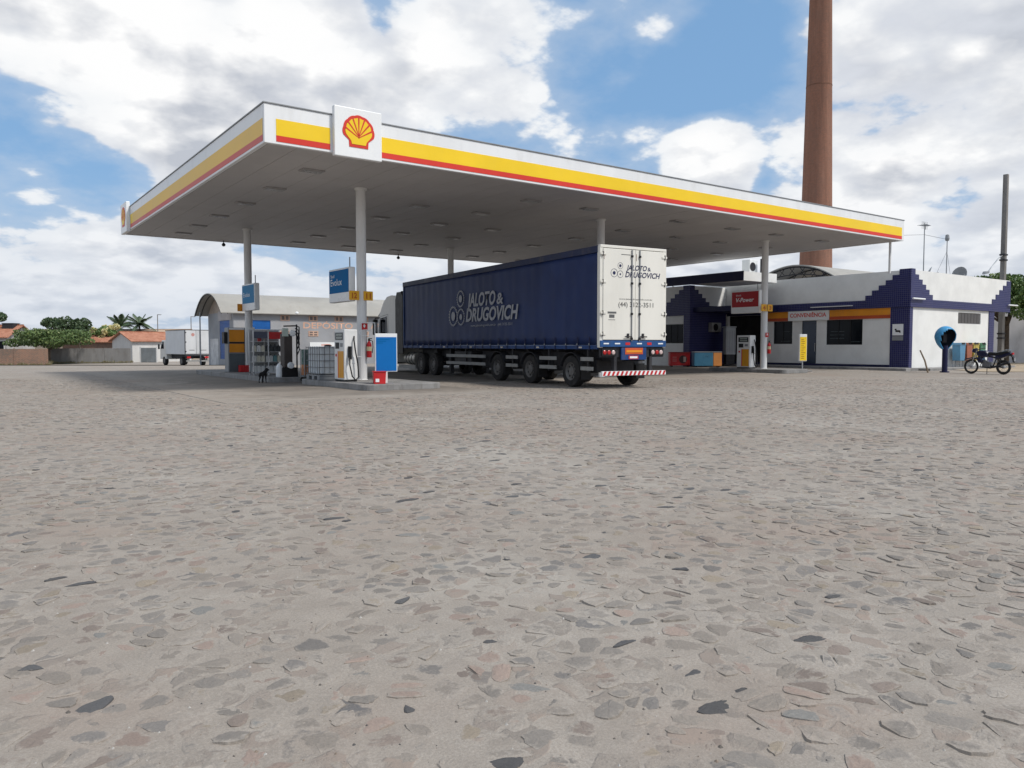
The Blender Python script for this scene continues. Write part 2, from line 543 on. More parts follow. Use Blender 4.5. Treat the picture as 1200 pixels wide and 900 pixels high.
def roof_tile_material():
    m = bpy.data.materials.new('clay_roof_tile')
    m.use_nodes = True
    t = NT(m.node_tree)
    b = m.node_tree.nodes['Principled BSDF']
    tc = t.n('ShaderNodeTexCoord')
    w = t.n('ShaderNodeTexWave', wave_type='BANDS', bands_direction='X', i_Scale=1.4); t.l(tc.outputs['Object'], w.inputs['Vector'])
    n = t.n('ShaderNodeTexNoise', i_Scale=1.5, i_Detail=7.0, i_Roughness=0.7); t.l(tc.outputs['Object'], n.inputs['Vector'])
    c = t.mix(t.ramp(n.outputs['Fac'], 0.3, 0.7), (0.30, 0.115, 0.065), (0.46, 0.22, 0.14))
    t.l(c, b.inputs['Base Color']); b.inputs['Roughness'].default_value = 0.9
    bp = t.n('ShaderNodeBump', i_Strength=0.8, i_Distance=0.05)
    t.l(w.outputs['Fac'], bp.inputs['Height']); t.l(bp.outputs[0], b.inputs['Normal'])
    return m

def leaf_material(name, c1, c2, c3):
    m = bpy.data.materials.new(name)
    m.use_nodes = True
    t = NT(m.node_tree)
    b = m.node_tree.nodes['Principled BSDF']
    g = t.n('ShaderNodeNewGeometry')
    c = t.mix(t.ramp(g.outputs['Random Per Island'], 0.0, 0.7, smooth=False), c1, c2)
    c = t.mix(t.ramp(g.outputs['Random Per Island'], 0.86, 0.95), c, c3)
    t.l(c, b.inputs['Base Color'])
    b.inputs['Roughness'].default_value = 0.55
    b.inputs['Transmission Weight'].default_value = 0.0
    b.inputs['Subsurface Weight'].default_value = 0.0
    return m

M_GROUND = ground_material('dusty_stone_paving', True)
M_EARTH = ground_material('dry_earth', False)
M_STONE = stone_material()
M_TILE = tile_material()
M_ROOFTILE = roof_tile_material()
M_CONC = mat('forecourt_concrete', (0.225, 0.20, 0.178), 0.8, 0.22, 0.3, bump=0.3, bscale=60, dirt=0.7, dirtcol=(0.085, 0.075, 0.066))
M_KERB = mat('kerb_concrete', (0.24, 0.235, 0.23), 0.85, 0.2, 1.5, bump=0.3, dirt=0.6, dirtcol=(0.10, 0.09, 0.08))
M_ASPH = mat('worn_asphalt', (0.20, 0.19, 0.18), 0.9, 0.15, 0.2, bump=0.4, bscale=80, dirt=0.5, dirtcol=(0.28, 0.255, 0.22))
M_SAND = mat('sandy_verge', (0.36, 0.29, 0.21), 0.95, 0.2, 0.6, bump=0.4, bscale=20, dirt=0.6, dirtcol=(0.20, 0.17, 0.11))
M_WHITE = mat('white_paint', (0.74, 0.75, 0.74), 0.45, 0.05, 0.8, dirt=0.12, dirtcol=(0.5, 0.48, 0.44), streak=True)
M_WHITE2 = mat('white_gloss_panel', (0.78, 0.79, 0.79), 0.3, 0.03, 0.6, dirt=0.06, dirtcol=(0.55, 0.52, 0.48))
M_PLASTER = mat('white_plaster', (0.72, 0.72, 0.70), 0.8, 0.06, 0.9, bump=0.15, dirt=0.12, dirtcol=(0.52, 0.49, 0.44))
M_GREYPL = mat('grey_plaster', (0.30, 0.305, 0.32), 0.85, 0.12, 0.5, bump=0.2, dirt=0.5, dirtcol=(0.40, 0.37, 0.34))
M_SOFFIT = mat('soffit_sheet', (0.50, 0.485, 0.48), 0.55, 0.10, 0.25, dirt=0.3, dirtcol=(0.38, 0.36, 0.35))
M_YEL = mat('yellow_vinyl', (0.83, 0.56, 0.02), 0.4, 0.05, 0.4, dirt=0.08, dirtcol=(0.6, 0.45, 0.15))
M_RED = mat('red_vinyl', (0.62, 0.045, 0.03), 0.4, 0.06, 0.4, dirt=0.08, dirtcol=(0.45, 0.14, 0.08))
M_YELF = mat('faded_yellow_vinyl', (0.80, 0.54, 0.17), 0.5, 0.05, 0.4, spec=.1)
M_REDF = mat('faded_red_vinyl', (0.60, 0.16, 0.15), 0.5, 0.06, 0.4, spec=.1)
M_ORANGE = mat('orange_paint', (0.72, 0.27, 0.02), 0.45, 0.08, 0.8, dirt=0.2)
M_BLACK = mat('black_plastic', (0.014, 0.014, 0.015), 0.5, 0.2, 4.0)
M_RUBBER = mat('tyre_rubber', (0.026, 0.025, 0.025), 0.85, 0.25, 3.0, bump=0.2, dirt=0.5, dirtcol=(0.09, 0.08, 0.07))
M_STEEL = mat('galvanised_steel', (0.45, 0.46, 0.47), 0.45, 0.12, 3.0, metal=0.8, dirt=0.25)
M_DSTEEL = mat('dark_chassis', (0.03, 0.03, 0.034), 0.6, 0.3, 2.0, dirt=0.5, dirtcol=(0.08, 0.07, 0.06))
M_GLASS = mat('dark_window_glass', (0.005, 0.007, 0.010), 0.05, 0.1, 1.0, spec=0.12)
M_NAVYP = mat('navy_paint', (0.012, 0.014, 0.055), 0.55, 0.15, 1.0, dirt=0.25, dirtcol=(0.05, 0.05, 0.07))
M_BLUE = mat('bright_blue_panel', (0.001, 0.14, 0.44), 0.4, 0.06, 1.0)
M_SKYB = mat('sign_blue', (0.003, 0.125, 0.33), 0.5, 0.08, 1.0, spec=.05)
M_REDP = mat('red_enamel', (0.50, 0.022, 0.025), 0.4, 0.1, 2.0, dirt=0.1)
M_GREYM = mat('grey_metal', (0.26, 0.27, 0.28), 0.5, 0.1, 2.0, metal=0.3, dirt=0.2)
M_WOOD = mat('weathered_wood', (0.20, 0.155, 0.11), 0.85, 0.25, 4.0, bump=0.3)
M_BARK = mat('bark', (0.085, 0.066, 0.05), 0.95, 0.3, 6.0, bump=0.6, bscale=25)
M_POLE = mat('pole_concrete', (0.20, 0.19, 0.18), 0.9, 0.2, 1.5, bump=0.3, dirt=0.5, dirtcol=(0.09, 0.085, 0.08), streak=True)

# ============================================================ THE SETTING
from mathutils import noise as mnoise
def relief(x, y):
    r = math.hypot(x, y)
    a = 1.0 - smooth((r - 16) / 7.0)
    if a <= 0:
        return 0.0
    return a * (0.0065 * mnoise.noise((x * 2.1, y * 2.1, 3.3)) + 0.0048 * mnoise.noise((x * 7.0, y * 7.0, 9.1)) + 0.0022 * mnoise.noise((x * 23.0, y * 23.0, 1.7)))

def build_ground():
    half = R(46)
    angs = []
    a = -half
    while a < half:
        angs.append(a); a += 0.0065
    nrest = 40
    step = (2 * math.pi - 2 * half) / nrest
    angs += [half + step * i for i in range(nrest)]
    radii = []
    r = 1.1
    while r < 23:
        radii.append(r); r *= 1.0065
    while r < 4500:
        radii.append(r); r *= 1.055
    vs = [(0, 0, 0)]
    for r in radii:
        for a in angs:
            x = r * math.sin(YAW + a); y = r * math.cos(YAW + a)
            vs.append((x, y, terrain(x, y) + relief(x, y)))
    n = len(angs)
    fs = [(0, 1 + (i + 1) % n, 1 + i) for i in range(n)]
    for j in range(len(radii) - 1):
        b0 = 1 + j * n; b1 = b0 + n
        for i in range(n):
            k = (i + 1) % n
            fs.append((b0 + i, b0 + k, b1 + k, b1 + i))
    mb = MB(); mb.v = vs; mb.f = fs
    return mb.build('ground', M_GROUND, None, smooth_=False, kind='structure')
ground = build_ground()
ground.data.polygons.foreach_set('use_smooth', [True] * len(ground.data.polygons))

SLAB_X0, SLAB_Y0 = 5.1, 18.4
def build_stones():
    S = 0.128
    rnd = random.Random(11)
    cells = {}
    def site(i, j):
        k = (i, j)
        if k not in cells:
            q = random.Random(i * 92821 + j * 68917 + 5)
            cells[k] = (i * S + (q.random() - .5) * S * 1.15, j * S + (q.random() - .5) * S * 1.15)
        return cells[k]
    def clip(poly, nx, ny, c):
        out = []
        m = len(poly)
        for i in range(m):
            p, q = poly[i], poly[(i + 1) % m]
            dp = p[0] * nx + p[1] * ny - c; dq = q[0] * nx + q[1] * ny - c
            if dp <= 0:
                out.append(p)
            if (dp < 0 < dq) or (dq < 0 < dp):
                t = dp / (dp - dq)
                out.append((p[0] + (q[0] - p[0]) * t, p[1] + (q[1] - p[1]) * t))
        return out
    tones = [((0.185, 0.168, 0.152), 6), ((0.215, 0.188, 0.162), 6), ((0.272, 0.198, 0.164), 3.6), ((0.24, 0.195, 0.142), 1.6), ((0.175, 0.135, 0.115), 2.2), ((0.135, 0.128, 0.124), 2.4), ((0.15, 0.155, 0.152), 0.9)]
    tot = sum(w for _, w in tones)
    stones = []
    DMAX = 31.0
    lim = int((DMAX + 14) / S)
    for i in range(-lim // 2, lim + 40):
        for j in range(-lim // 2, lim + 40):
            x, y = i * S, j * S
            X, d = camframe(x, y)
            if d < 1.4 or d > DMAX or abs(X) > 0.76 * d + 0.9:
                continue
            if x > SLAB_X0 - 0.15 and y > (SLAB_Y0 if x < 13.05 else 22.8) - 0.15:
                continue
            q = random.Random(i * 7919 + j * 104729 + 3)
            if q.random() < 0.05:
                continue
            cx, cy = site(i, j)
            poly = [(-.25, -.25), (.25, -.25), (.25, .25), (-.25, .25)]
            for a in (-2, -1, 0, 1, 2):
                for b in (-2, -1, 0, 1, 2):
                    if a == 0 and b == 0:
                        continue
                    ox, oy = site(i + a, j + b)
                    dx, dy = ox - cx, oy - cy
                    L = math.hypot(dx, dy)
                    if L < 1e-4:
                        continue
                    poly = clip(poly, dx / L, dy / L, L / 2 - 0.002 - 0.008 * q.random())
                    if len(poly) < 3:
                        break
                if len(poly) < 3:
                    break
            if len(poly) < 3:
                continue
            if d > 20 and q.random() < 0.35:
                continue
            shrink = 0.84 + 0.2 * q.random()
            m = len(poly)
            out = []
            cut = 0.18 + 0.12 * q.random()
            for k in range(m):          # worn corners
                p, p2 = poly[k], poly[(k + 1) % m]
                el = math.hypot(p2[0] - p[0], p2[1] - p[1])
                for t in ((cut, 1 - cut) if (d > 8 or el < .05) else (cut, .5 + .12 * (q.random() - .5), 1 - cut)):
                    w = shrink * (0.92 + 0.14 * q.random())
                    out.append(((p[0] + (p2[0] - p[0]) * t) * w, (p[1] + (p2[1] - p[1]) * t) * w))
            # merge too-close corners
            fin = []
            for p in out:
                if not fin or math.hypot(p[0] - fin[-1][0], p[1] - fin[-1][1]) > (0.010 if d < 12 else .022):
                    fin.append(p)
            if len(fin) < 4:
                continue
            size = max(math.hypot(*p) for p in fin)
            if size < 0.035:
                continue
            hgt = q.gauss(0.0012, 0.0027) + 0.0030 * mnoise.noise((cx * .5, cy * .5, 7.7))
            tx, ty = q.gauss(0, 0.04), q.gauss(0, 0.04)
            dark = q.random() < 0.015
            if dark:
                hgt = abs(q.gauss(0.004, 0.002)); tone = q.choice([(0.05, 0.053, 0.060), (0.068, 0.072, 0.078), (0.045, 0.047, 0.052)]); keep = 0.12
                sc_ = 0.45 + 0.6 * q.random()
                an = q.random() * 3.14; ca, sa = math.cos(an), math.sin(an)
                fin = [((p[0] * ca - p[1] * sa) * sc_ * 1.25, (p[0] * sa + p[1] * ca) * sc_ * 0.7) for p in fin]
            else:
                w = q.random() * tot
                for tn, ww in tones:
                    w -= ww
                    if w <= 0:
                        break
                f = 0.85 + 0.3 * q.random()
                tone = tuple((c * .8 + m_ * .2) * f for c, m_ in zip(tn, (.29, .255, .215))); keep = 0.34 + 0.6 * q.random()
            stones.append((cx, cy, fin, hgt, tx, ty, tone, keep, d, size, q.random()))
    return stones

def stone_mesh(st, mb, cols, local=False):
    cx, cy, poly, hgt, tx, ty, tone, keep, d, size, rr = st
    q = random.Random(int(rr * 1e6))
    n = len(poly)
    ox, oy = (0, 0) if local else (cx, cy)
    vs = []
    base = relief(cx, cy)
    for p in poly:
        vs.append((ox + p[0], oy + p[1], -0.035))
    for p in poly:
        s = 0.90 + 0.06 * q.random()
        x, y = p[0] * s, p[1] * s
        vs.append((ox + x, oy + y, base + hgt + tx * x + ty * y - 0.003 * q.random()))
    for p in poly:
        s = 0.5 + 0.15 * q.random()
        x, y = p[0] * s, p[1] * s
        vs.append((ox + x, oy + y, base + hgt + tx * x + ty * y + 0.0035 * q.random()))
    vs.append((ox, oy, base + hgt + 0.003 * q.random()))
    fs = []
    for k in range(n):
        k2 = (k + 1) % n
        fs.append((k, k2, n + k2, n + k))
        fs.append((n + k, n + k2, 2 * n + k2, 2 * n + k))
        fs.append((2 * n + k, 2 * n + k2, 3 * n))
    mb.add(vs, fs)
    cols.extend([tone + (keep + .45,)] * n + [tone + (keep + .18,)] * n + [tone + (keep - .12,)] * n + [tone + (keep - .2,)])

def set_tone(o, cols):
    at = o.data.color_attributes.new('tone', 'FLOAT_COLOR', 'POINT')
    flat = [c for col in cols for c in col]
    at.data.foreach_set('color', flat)

stones = build_stones()
def prominence(st):
    X, d = camframe(st[0], st[1])
    if abs(X) > 0.655 * d or d < 2.35 or st[3] < -0.001:
        return 0
    return st[9] / d ** 1.3
stones.sort(key=prominence, reverse=True)
for st in stones[:300]:
    mb = MB(); cols = []
    stone_mesh(st, mb, cols, local=True)
    o = mb.build('paving_stone', M_STONE, ground)
    o.location = (st[0], st[1], 0)
    set_tone(o, cols)
mb = MB(); cols = []
for st in stones[300:]:
    stone_mesh(st, mb, cols)
o = mb.build('paving_stones', M_STONE, ground, kind='stuff')
set_tone(o, cols)

# loose grit and small chips on the paving
def build_chips():
    q = random.Random(23)
    mb = MB(); cols = []
    for _ in range(1500):
        d = 2.2 + 9 * q.random() ** 1.6
        X = (q.random() * 2 - 1) * (0.72 * d + .3)
        x, y = world_of(X, d)
        r = 0.003 + 0.009 * q.random() ** 3
        z = relief(x, y)
        a = q.random() * 6.28
        vs = []
        for k in range(5):
            t = a + k * 1.2566
            rr = r * (0.7 + 0.5 * q.random())
            vs.append((x + rr * math.cos(t), y + rr * math.sin(t), z - 0.002))
        vs.append((x, y, z + r * 0.7))
        mb.add(vs, [(k, (k + 1) % 5, 5) for k in range(5)])
        tn = q.choice([(0.10, 0.09, 0.08), (0.06, 0.06, 0.062), (0.22, 0.17, 0.13), (0.45, 0.43, 0.40), (0.16, 0.14, 0.12)])
        cols += [tn + (0.2,)] * 6
    o = mb.build('loose_chips', M_STONE, ground, kind='stuff')
    set_tone(o, cols)
build_chips()

# forecourt slab, cast in bays
slab = MB().box(SLAB_X0, 13.2, SLAB_Y0, 44.0, -0.08, 0.004).box(13.202, 41.2, 22.8, 44.0, -0.08, 0.004).build('forecourt_slab', M_KERB, None, kind='structure')
def slab_material():
    m = bpy.data.materials.new('dusty_forecourt'); m.use_nodes = True
    t = NT(m.node_tree); b = m.node_tree.nodes['Principled BSDF']
    tc = t.n('ShaderNodeTexCoord'); vec = tc.outputs['Object']
    mc_, mid, fine = mortar(t, vec)
    n1 = t.n('ShaderNodeTexNoise', i_Scale=0.5, i_Detail=7.0, i_Roughness=0.65); t.l(vec, n1.inputs['Vector'])
    n2 = t.n('ShaderNodeTexNoise', i_Scale=1.7, i_Detail=8.0, i_Roughness=0.7); t.l(vec, n2.inputs['Vector'])
    c = t.mix(t.ramp(n1.outputs['Fac'], 0.32, 0.68), (0.165, 0.145, 0.125), (0.245, 0.215, 0.185))
    c = t.mix(t.ramp(n2.outputs['Fac'], 0.55, 0.72, 0.0, 0.65), c, (0.07, 0.062, 0.055))
    # sand swept over the open edges of the slab
    sp = t.n('ShaderNodeSeparateXYZ'); t.l(vec, sp.inputs[0])
    ex = t.ramp(sp.outputs[0], SLAB_X0, SLAB_X0 + 3.5, 0.42, 0.0, False); yy = t.math('SUBTRACT', sp.outputs[1], t.ramp(sp.outputs[0], 13.15, 13.25, SLAB_Y0, 22.8, False)); ey = t.ramp(yy, 0.0, 2.2, 0.42, 0.0, False)
    lv = t.math('ADD', t.math('MAXIMUM', ex, ey), n2.outputs['Fac'])
    c = t.mix(t.ramp(lv, 0.62, 0.86), c, mc_)
    t.l(c, b.inputs['Base Color']); b.inputs['Roughness'].default_value = .85; b.inputs['Specular IOR Level'].default_value = .25
    bp = t.n('ShaderNodeBump', i_Strength=0.35, i_Distance=0.01); t.l(t.math('ADD', fine.outputs['Fac'], mid.outputs['Fac']), bp.inputs['Height']); t.l(bp.outputs[0], b.inputs['Normal'])
    return m
M_SLAB = slab_material()
bays_x = [SLAB_X0, 9.1, 13.2, 18.6, 24.0, 29.4, 34.8, 41.2]
bays_y = [SLAB_Y0, 22.8, 27.2, 31.6, 36.0, 40.0, 44.0]
q = random.Random(3)
for i in range(len(bays_x) - 1):
    for j in range(len(bays_y) - 1):
        if j == 0 and bays_x[i] > 13:
            continue
        MB().box(bays_x[i] + .008, bays_x[i + 1] - .008, bays_y[j] + .008, bays_y[j + 1] - .008, -0.02, 0.010 + 0.004 * q.random()).build('concrete_bay', M_SLAB, slab, bevel=0.004)

def strip(name, m, x_of, d0, d1, X0, X1, lift, nx=30, nd=8, curve=0.0):
    mb = MB()
    vs = []
    for j in range(nd + 1):
        for i in range(nx + 1):
            X = X0 + (X1 - X0) * i / nx
            d = d0 + (d1 - d0) * j / nd + curve * X
            x, y = world_of(X, d)
            vs.append((x, y, terrain(x, y) + lift))
    fs = [(j * (nx + 1) + i, j * (nx + 1) + i + 1, (j + 1) * (nx + 1) + i + 1, (j + 1) * (nx + 1) + i) for j in range(nd) for i in range(nx)]
    mb.add(vs, fs)
    return mb.build(name, m, None, kind='structure')
strip('road', M_ASPH, None, 55.0, 80.0, -170, -21.0, 0.045, 40, 16, -0.12)
strip('verge', M_SAND, None, 81.0, 92.5, -130, -20.0, 0.05, 40, 8, 0.0)
strip('side_path', M_SAND, None, 39.5, 60.0, 24.3, 60.0, 0.02, 20, 10, 0.0)

# ============================================================ CANOPY
CX0, CX1, CY0, CY1, CZ0, CZ1 = 6.67, 38.8, 20.1, 40.6, 6.62, 7.6
canopy = thing('station_canopy', 'huge flat filling station canopy with white, yellow and red fascia on six columns', 'canopy', (0, 0, 0))
MB().box(CX0 + .15, CX1 - .15, CY0 + .15, CY1 - .15, CZ0 + 0.03, CZ0 + 0.12).build('soffit', M_SOFFIT, canopy)
soff = MB().box(CX0 + .2, CX1 - .2, CY0 + .2, CY1 - .2, CZ1 - 0.25, CZ1 - 0.15).build('roof_deck', M_GREYM, canopy)
nst = 40
w = (CX1 - CX0 - 0.32) / nst
for k in range(nst):
    a = CX0 + 0.16 + k * w
    MB().box(a + 0.006, a + w - 0.006, CY0 + .16, CY1 - .16, CZ0 + 0.0 + 0.004 * random.random(), CZ0 + 0.028).build('soffit_panel', M_SOFFIT, canopy)
M_FASCIA = mat('fascia_white', (0.74, 0.75, 0.755), 0.35, 0.05, 0.7, dirt=0.3, dirtcol=(0.50, 0.49, 0.47), streak=True)
# fascia, one board per side
MB().box(CX0, CX1, CY0, CY0 + .12, CZ0 - .03, CZ1).build('front_fascia', M_FASCIA, canopy, bevel=0.012)
MB().box(CX0, CX0 + .12, CY0 + .123, CY1, CZ0 - .03, CZ1).build('side_fascia', M_FASCIA, canopy, bevel=0.012)
MB().box(CX1 - .12, CX1, CY0 + .123, CY1, CZ0 - .03, CZ1).build('side_fascia', M_FASCIA, canopy, bevel=0.012)
MB().box(CX0 + .123, CX1 - .123, CY1 - .12, CY1, CZ0 - .03, CZ1).build('back_fascia', M_FASCIA, canopy, bevel=0.012)
cap = MB()
cap.box(CX0 - .025, CX1 + .025, CY0 - .025, CY0 + .14, CZ1 + .002, CZ1 + .03)
cap.box(CX0 - .025, CX0 + .14, CY0 + .142, CY1 + .02, CZ1 + .002, CZ1 + .03)
cap.box(CX1 - .14, CX1 + .025, CY0 + .142, CY1 + .02, CZ1 + .002, CZ1 + .03)
cap.build('coping', M_GREYM, canopy)
YB, YM, YT = 6.655, 6.81, 7.235
def stripe_front(a, b):
    MB().box(a, b, CY0 - .008, CY0 - .001, YM + .002, YT).build('yellow_band', M_YEL, canopy)
    MB().box(a, b, CY0 - .009, CY0 - .001, YB, YM).build('red_band', M_RED, canopy)
for a, b in ((6.98, 8.46), (9.99, 24.0), (24.004, 38.6)):
    stripe_front(a, b)
for a, b, my, mr in ((CY0 + .12, 37.9, M_YELF, M_REDF), (37.904, 38.5, M_YEL, M_RED)):
    MB().box(CX0 - .008, CX0 - .001, a, b, YM + .002, YT).build('yellow_band', my, canopy)
    MB().box(CX0 - .009, CX0 - .001, a, b, YB, YM).build('red_band', mr, canopy)

def scallop(s, inset=0.0):
    """outline of the fan emblem in unit coordinates"""
    pts = []
    n = 7
    a0, a1 = -14, 194
    for k in range(n):
        for j in range(6):
            f = j / 6.0
            a = R(a0 + (a1 - a0) * (k + f) / n)
            r = 0.372 + 0.012 * math.sin(math.pi * f) - inset
            pts.append((r * math.cos(a), r * math.sin(a) * 0.98 + 0.0))
    a = R(a1); r = 0.372 - inset
    pts.append((r * math.cos(a), r * math.sin(a)))
    i = inset
    pts += [(-0.235 + i * .8, -0.19 - i * .2), (-0.225 + i * .9, -0.335 + i), (0.225 - i * .9, -0.335 + i), (0.235 - i * .8, -0.19 - i * .2)]
    return pts
def emblem(parent, cx, cz, plane, off, size, mr, my):
    """fan emblem on a board; plane 'y' faces -y, plane 'x' faces -x"""
    def place(pts, a, b, m, nm):
        mb = MB()
        if plane == 'y':
            mb.prism([(cx + p[0] * size, cz + p[1] * size) for p in pts], off - b, off - a, 'y')
        else:
            mb.prism([(cx - p[0] * size, cz + p[1] * size) for p in pts], off - b, off - a, 'x')
        return mb.build(nm, m, parent)
    place(scallop(size), 0.001, 0.012, mr, 'emblem_rim')
    place(scallop(size, 0.065), 0.0125, 0.02, my, 'emblem_fan')
    mb = MB()
    for k in range(-3, 4):
        a = R(90 + k * 26)
        r0, r1 = 0.06, 0.325
        b0 = (0.035 * k, -0.18)
        p1 = (r1 * math.cos(a), r1 * math.sin(a))
        p0 = (b0[0] + (p1[0] - b0[0]) * 0.22, b0[1] + (p1[1] - b0[1]) * 0.22)
        dx, dy = p1[0] - p0[0], p1[1] - p0[1]
        L = math.hypot(dx, dy); nx, ny = -dy / L, dx / L
        w0, w1 = 0.008, 0.018
        poly = [(p0[0] + nx * w0, p0[1] + ny * w0), (p1[0] + nx * w1, p1[1] + ny * w1), (p1[0] - nx * w1, p1[1] - ny * w1), (p0[0] - nx * w0, p0[1] - ny * w0)]
        if plane == 'y':
            mb.prism([(cx + p[0] * size, cz + p[1] * size) for p in poly], off - .024, off - .0205, 'y')
        else:
            mb.prism([(cx - p[0] * size, cz + p[1] * size) for p in poly], off - .024, off - .0205, 'x')
    mb.build('emblem_ribs', mr, parent)
lb = MB().box(8.52, 9.93, CY0 - .16, CY0 - .003, 6.50, 7.84).build('logo_box', M_WHITE2, canopy, bevel=0.02)
emblem(lb, 9.225, 7.20, 'y', CY0 - .16, 1.24, M_RED, M_YEL)
lb = MB().box(CX0 - .16, CX0 - .003, 38.6, 40.0, 6.50, 7.84).build('logo_box', M_WHITE2, canopy, bevel=0.02)
emblem(lb, 39.3, 7.20, 'x', CX0 - .16, 1.24, M_RED, M_YEL)
M_COLUMN = mat('column_paint', (0.70, 0.70, 0.69), 0.45, 0.05, 1.0, dirt=0.3, dirtcol=(0.42, 0.40, 0.37), streak=True)
col_mesh = None
for x0_ in (11.27, 22.15, 33.3):
    for y in (24.25, 35.6 if x0_ < 20 else 36.3):
        x = 10.97 if y == 35.6 else x0_
        c = MB().lathe([(0.19, 0.0), (0.19, 0.2), (0.165, 0.22), (0.165, CZ0 - 0.05), (0.215, CZ0 - 0.045), (0.215, CZ0 + 0.001)], n=24).build('column', M_COLUMN, canopy, smooth_=True)
        c.location = (x, y, 0.0)
        pl = MB().box(x - .28, x + .28, y - .28, y + .28, 0.02, 0.05).build('base_plate', M_GREYM, c)
        pl.location = (-x, -y, 0)
MB().cyl((38.45, 20.6, 5.0), (38.45, 20.6, CZ0), 0.06, n=10).build('brace_post', M_COLUMN, canopy)
M_LAMPB = mat('lamp_housing', (0.34, 0.33, 0.33), 0.5, 0.1, 3)
M_LAMPG = mat('lamp_glass', (0.22, 0.22, 0.22), 0.3, 0.1, 3)
for x in (8.9, 14.4, 17.2, 20.0, 25.0, 28.6, 31.8, 35.6):
    for k, y in enumerate((22.6, 25.9, 29.2, 32.6, 35.8, 38.6)):
        if (x, k) in ((14.4, 0), (20.0, 1), (28.6, 2)):
            continue
        xx = x + 0.05 * random.random()
        l_ = MB().box(xx - .34, xx + .34, y - .2, y + .2, CZ0 - 0.045, CZ0 + .001).build('ceiling_light', M_LAMPB, canopy, bevel=0.01)
        MB().box(xx - .28, xx + .28, y - .15, y + .15, CZ0 - 0.052, CZ0 - .0455).build('lamp_glass', M_LAMPG, l_)
for p, w_ in (((11.2, 40.2), 'above the yellow cabinet'), ((21.0, 40.2), 'above the lorry cab')):
    tag(MB().lathe([(0.0, 0.0), (0.07, 0.03), (0.1, 0.1), (0.06, 0.16), (0.02, 0.2), (0.02, 0.3)], (p[0], p[1], CZ0 - 0.3), 12).build('loudspeaker_horn', M_BLACK), 'small dark horn hanging from the canopy rear edge %s' % w_, 'horn', 'horns under the canopy rear edge')

# ============================================================ SHOP
shop = thing('convenience_store', 'white single storey shop with stepped cobalt tile corners and parapet', 'building', (0, 0, 0))
FX, SY = 42.1, 21.4
wall = MB()
wins = [(24.05, 26.3, 1.4, 2.86), (28.6, 29.95, 1.45, 2.86)]
door = (26.95, 27.95, 0.16, 2.86)
wall_holes(wall, 'x', FX, FX + .2, SY + .2, 45.0, 0.0, 3.5, wins + [door, (30.9, 33.5, 0.16, 3.3)])
wall_holes(wall, 'y', SY, SY + .2, FX, 52.3, 0.0, 3.5, [(47.7, 50.6, 2.64, 3.29)])
wall.box(52.1, 52.3, SY + .203, 45.0, 0, 3.5)
wall.build('wall', M_PLASTER, shop)
MB().box(FX + .02, 54.3, SY + .02, 45.0, 3.502, 3.6).build('roof_slab', M_GREYPL, shop)
par = MB()
par.box(FX - .06, FX + .14, SY - .057, 45.0, 3.6, 5.45)
par.box(FX + .143, 54.4, SY - .06, SY + .14, 3.6, 5.45)
par.box(54.2, 54.4, SY + .143, 45.0, 3.6, 5.45)
par.build('parapet', M_PLASTER, shop)
# tiled band and the stepped corner, proud of the parapet
zs = [3.9, 4.17, 4.44, 4.70, 4.96, 5.22, 5.52]
ys = [23.87, 23.49, 23.1, 22.71, 22.33, 21.95]
poly = [(45.0, 3.45), (45.0, 3.9)]
z = 3.9
for k, yy in enumerate(ys):
    poly += [(yy, zs[k]), (yy, zs[k + 1])]
poly += [(SY - .10, 5.52), (SY - .10, 3.45)]
MB().prism(poly, FX - .10, FX - .062, 'x').build('tile_facing', M_TILE, shop)
poly = [(FX - .06, 3.45), (FX - .06, 5.52)]
xs = [42.45, 42.85, 43.25, 43.65, 44.04, 44.43]
for k, xx in enumerate(xs):
    poly += [(xx, zs[6 - k]), (xx, zs[5 - k])]
xs2 = [51.9, 52.4, 52.9, 53.4, 53.9]
zs2 = [3.9, 4.2, 4.5, 4.8, 5.1, 5.4]
for k, xx in enumerate(xs2):
    poly += [(xx, zs2[k]), (xx, zs2[k + 1])]
poly += [(54.44, 5.4), (54.44, 3.45)]
MB().prism(poly, SY - .10, SY - .062, 'y').build('tile_facing', M_TILE, shop)
# tiled corner piers under the band
MB().box(FX - .05, FX - .002, SY - .05, 22.42, 0.0, 3.45).build('tile_pier', M_TILE, shop)
MB().box(FX - .0, FX + .28, SY - .05, SY - .002, 0.0, 3.45).build('tile_pier', M_TILE, shop)
MB().box(51.66, 52.34, SY - .05, SY - .002, 0.0, 3.45).build('tile_pier', M_TILE, shop)
MB().box(FX - .03, FX - .002, 22.43, 33.6, 0.0, 0.28).build('skirting', M_NAVYP, shop)
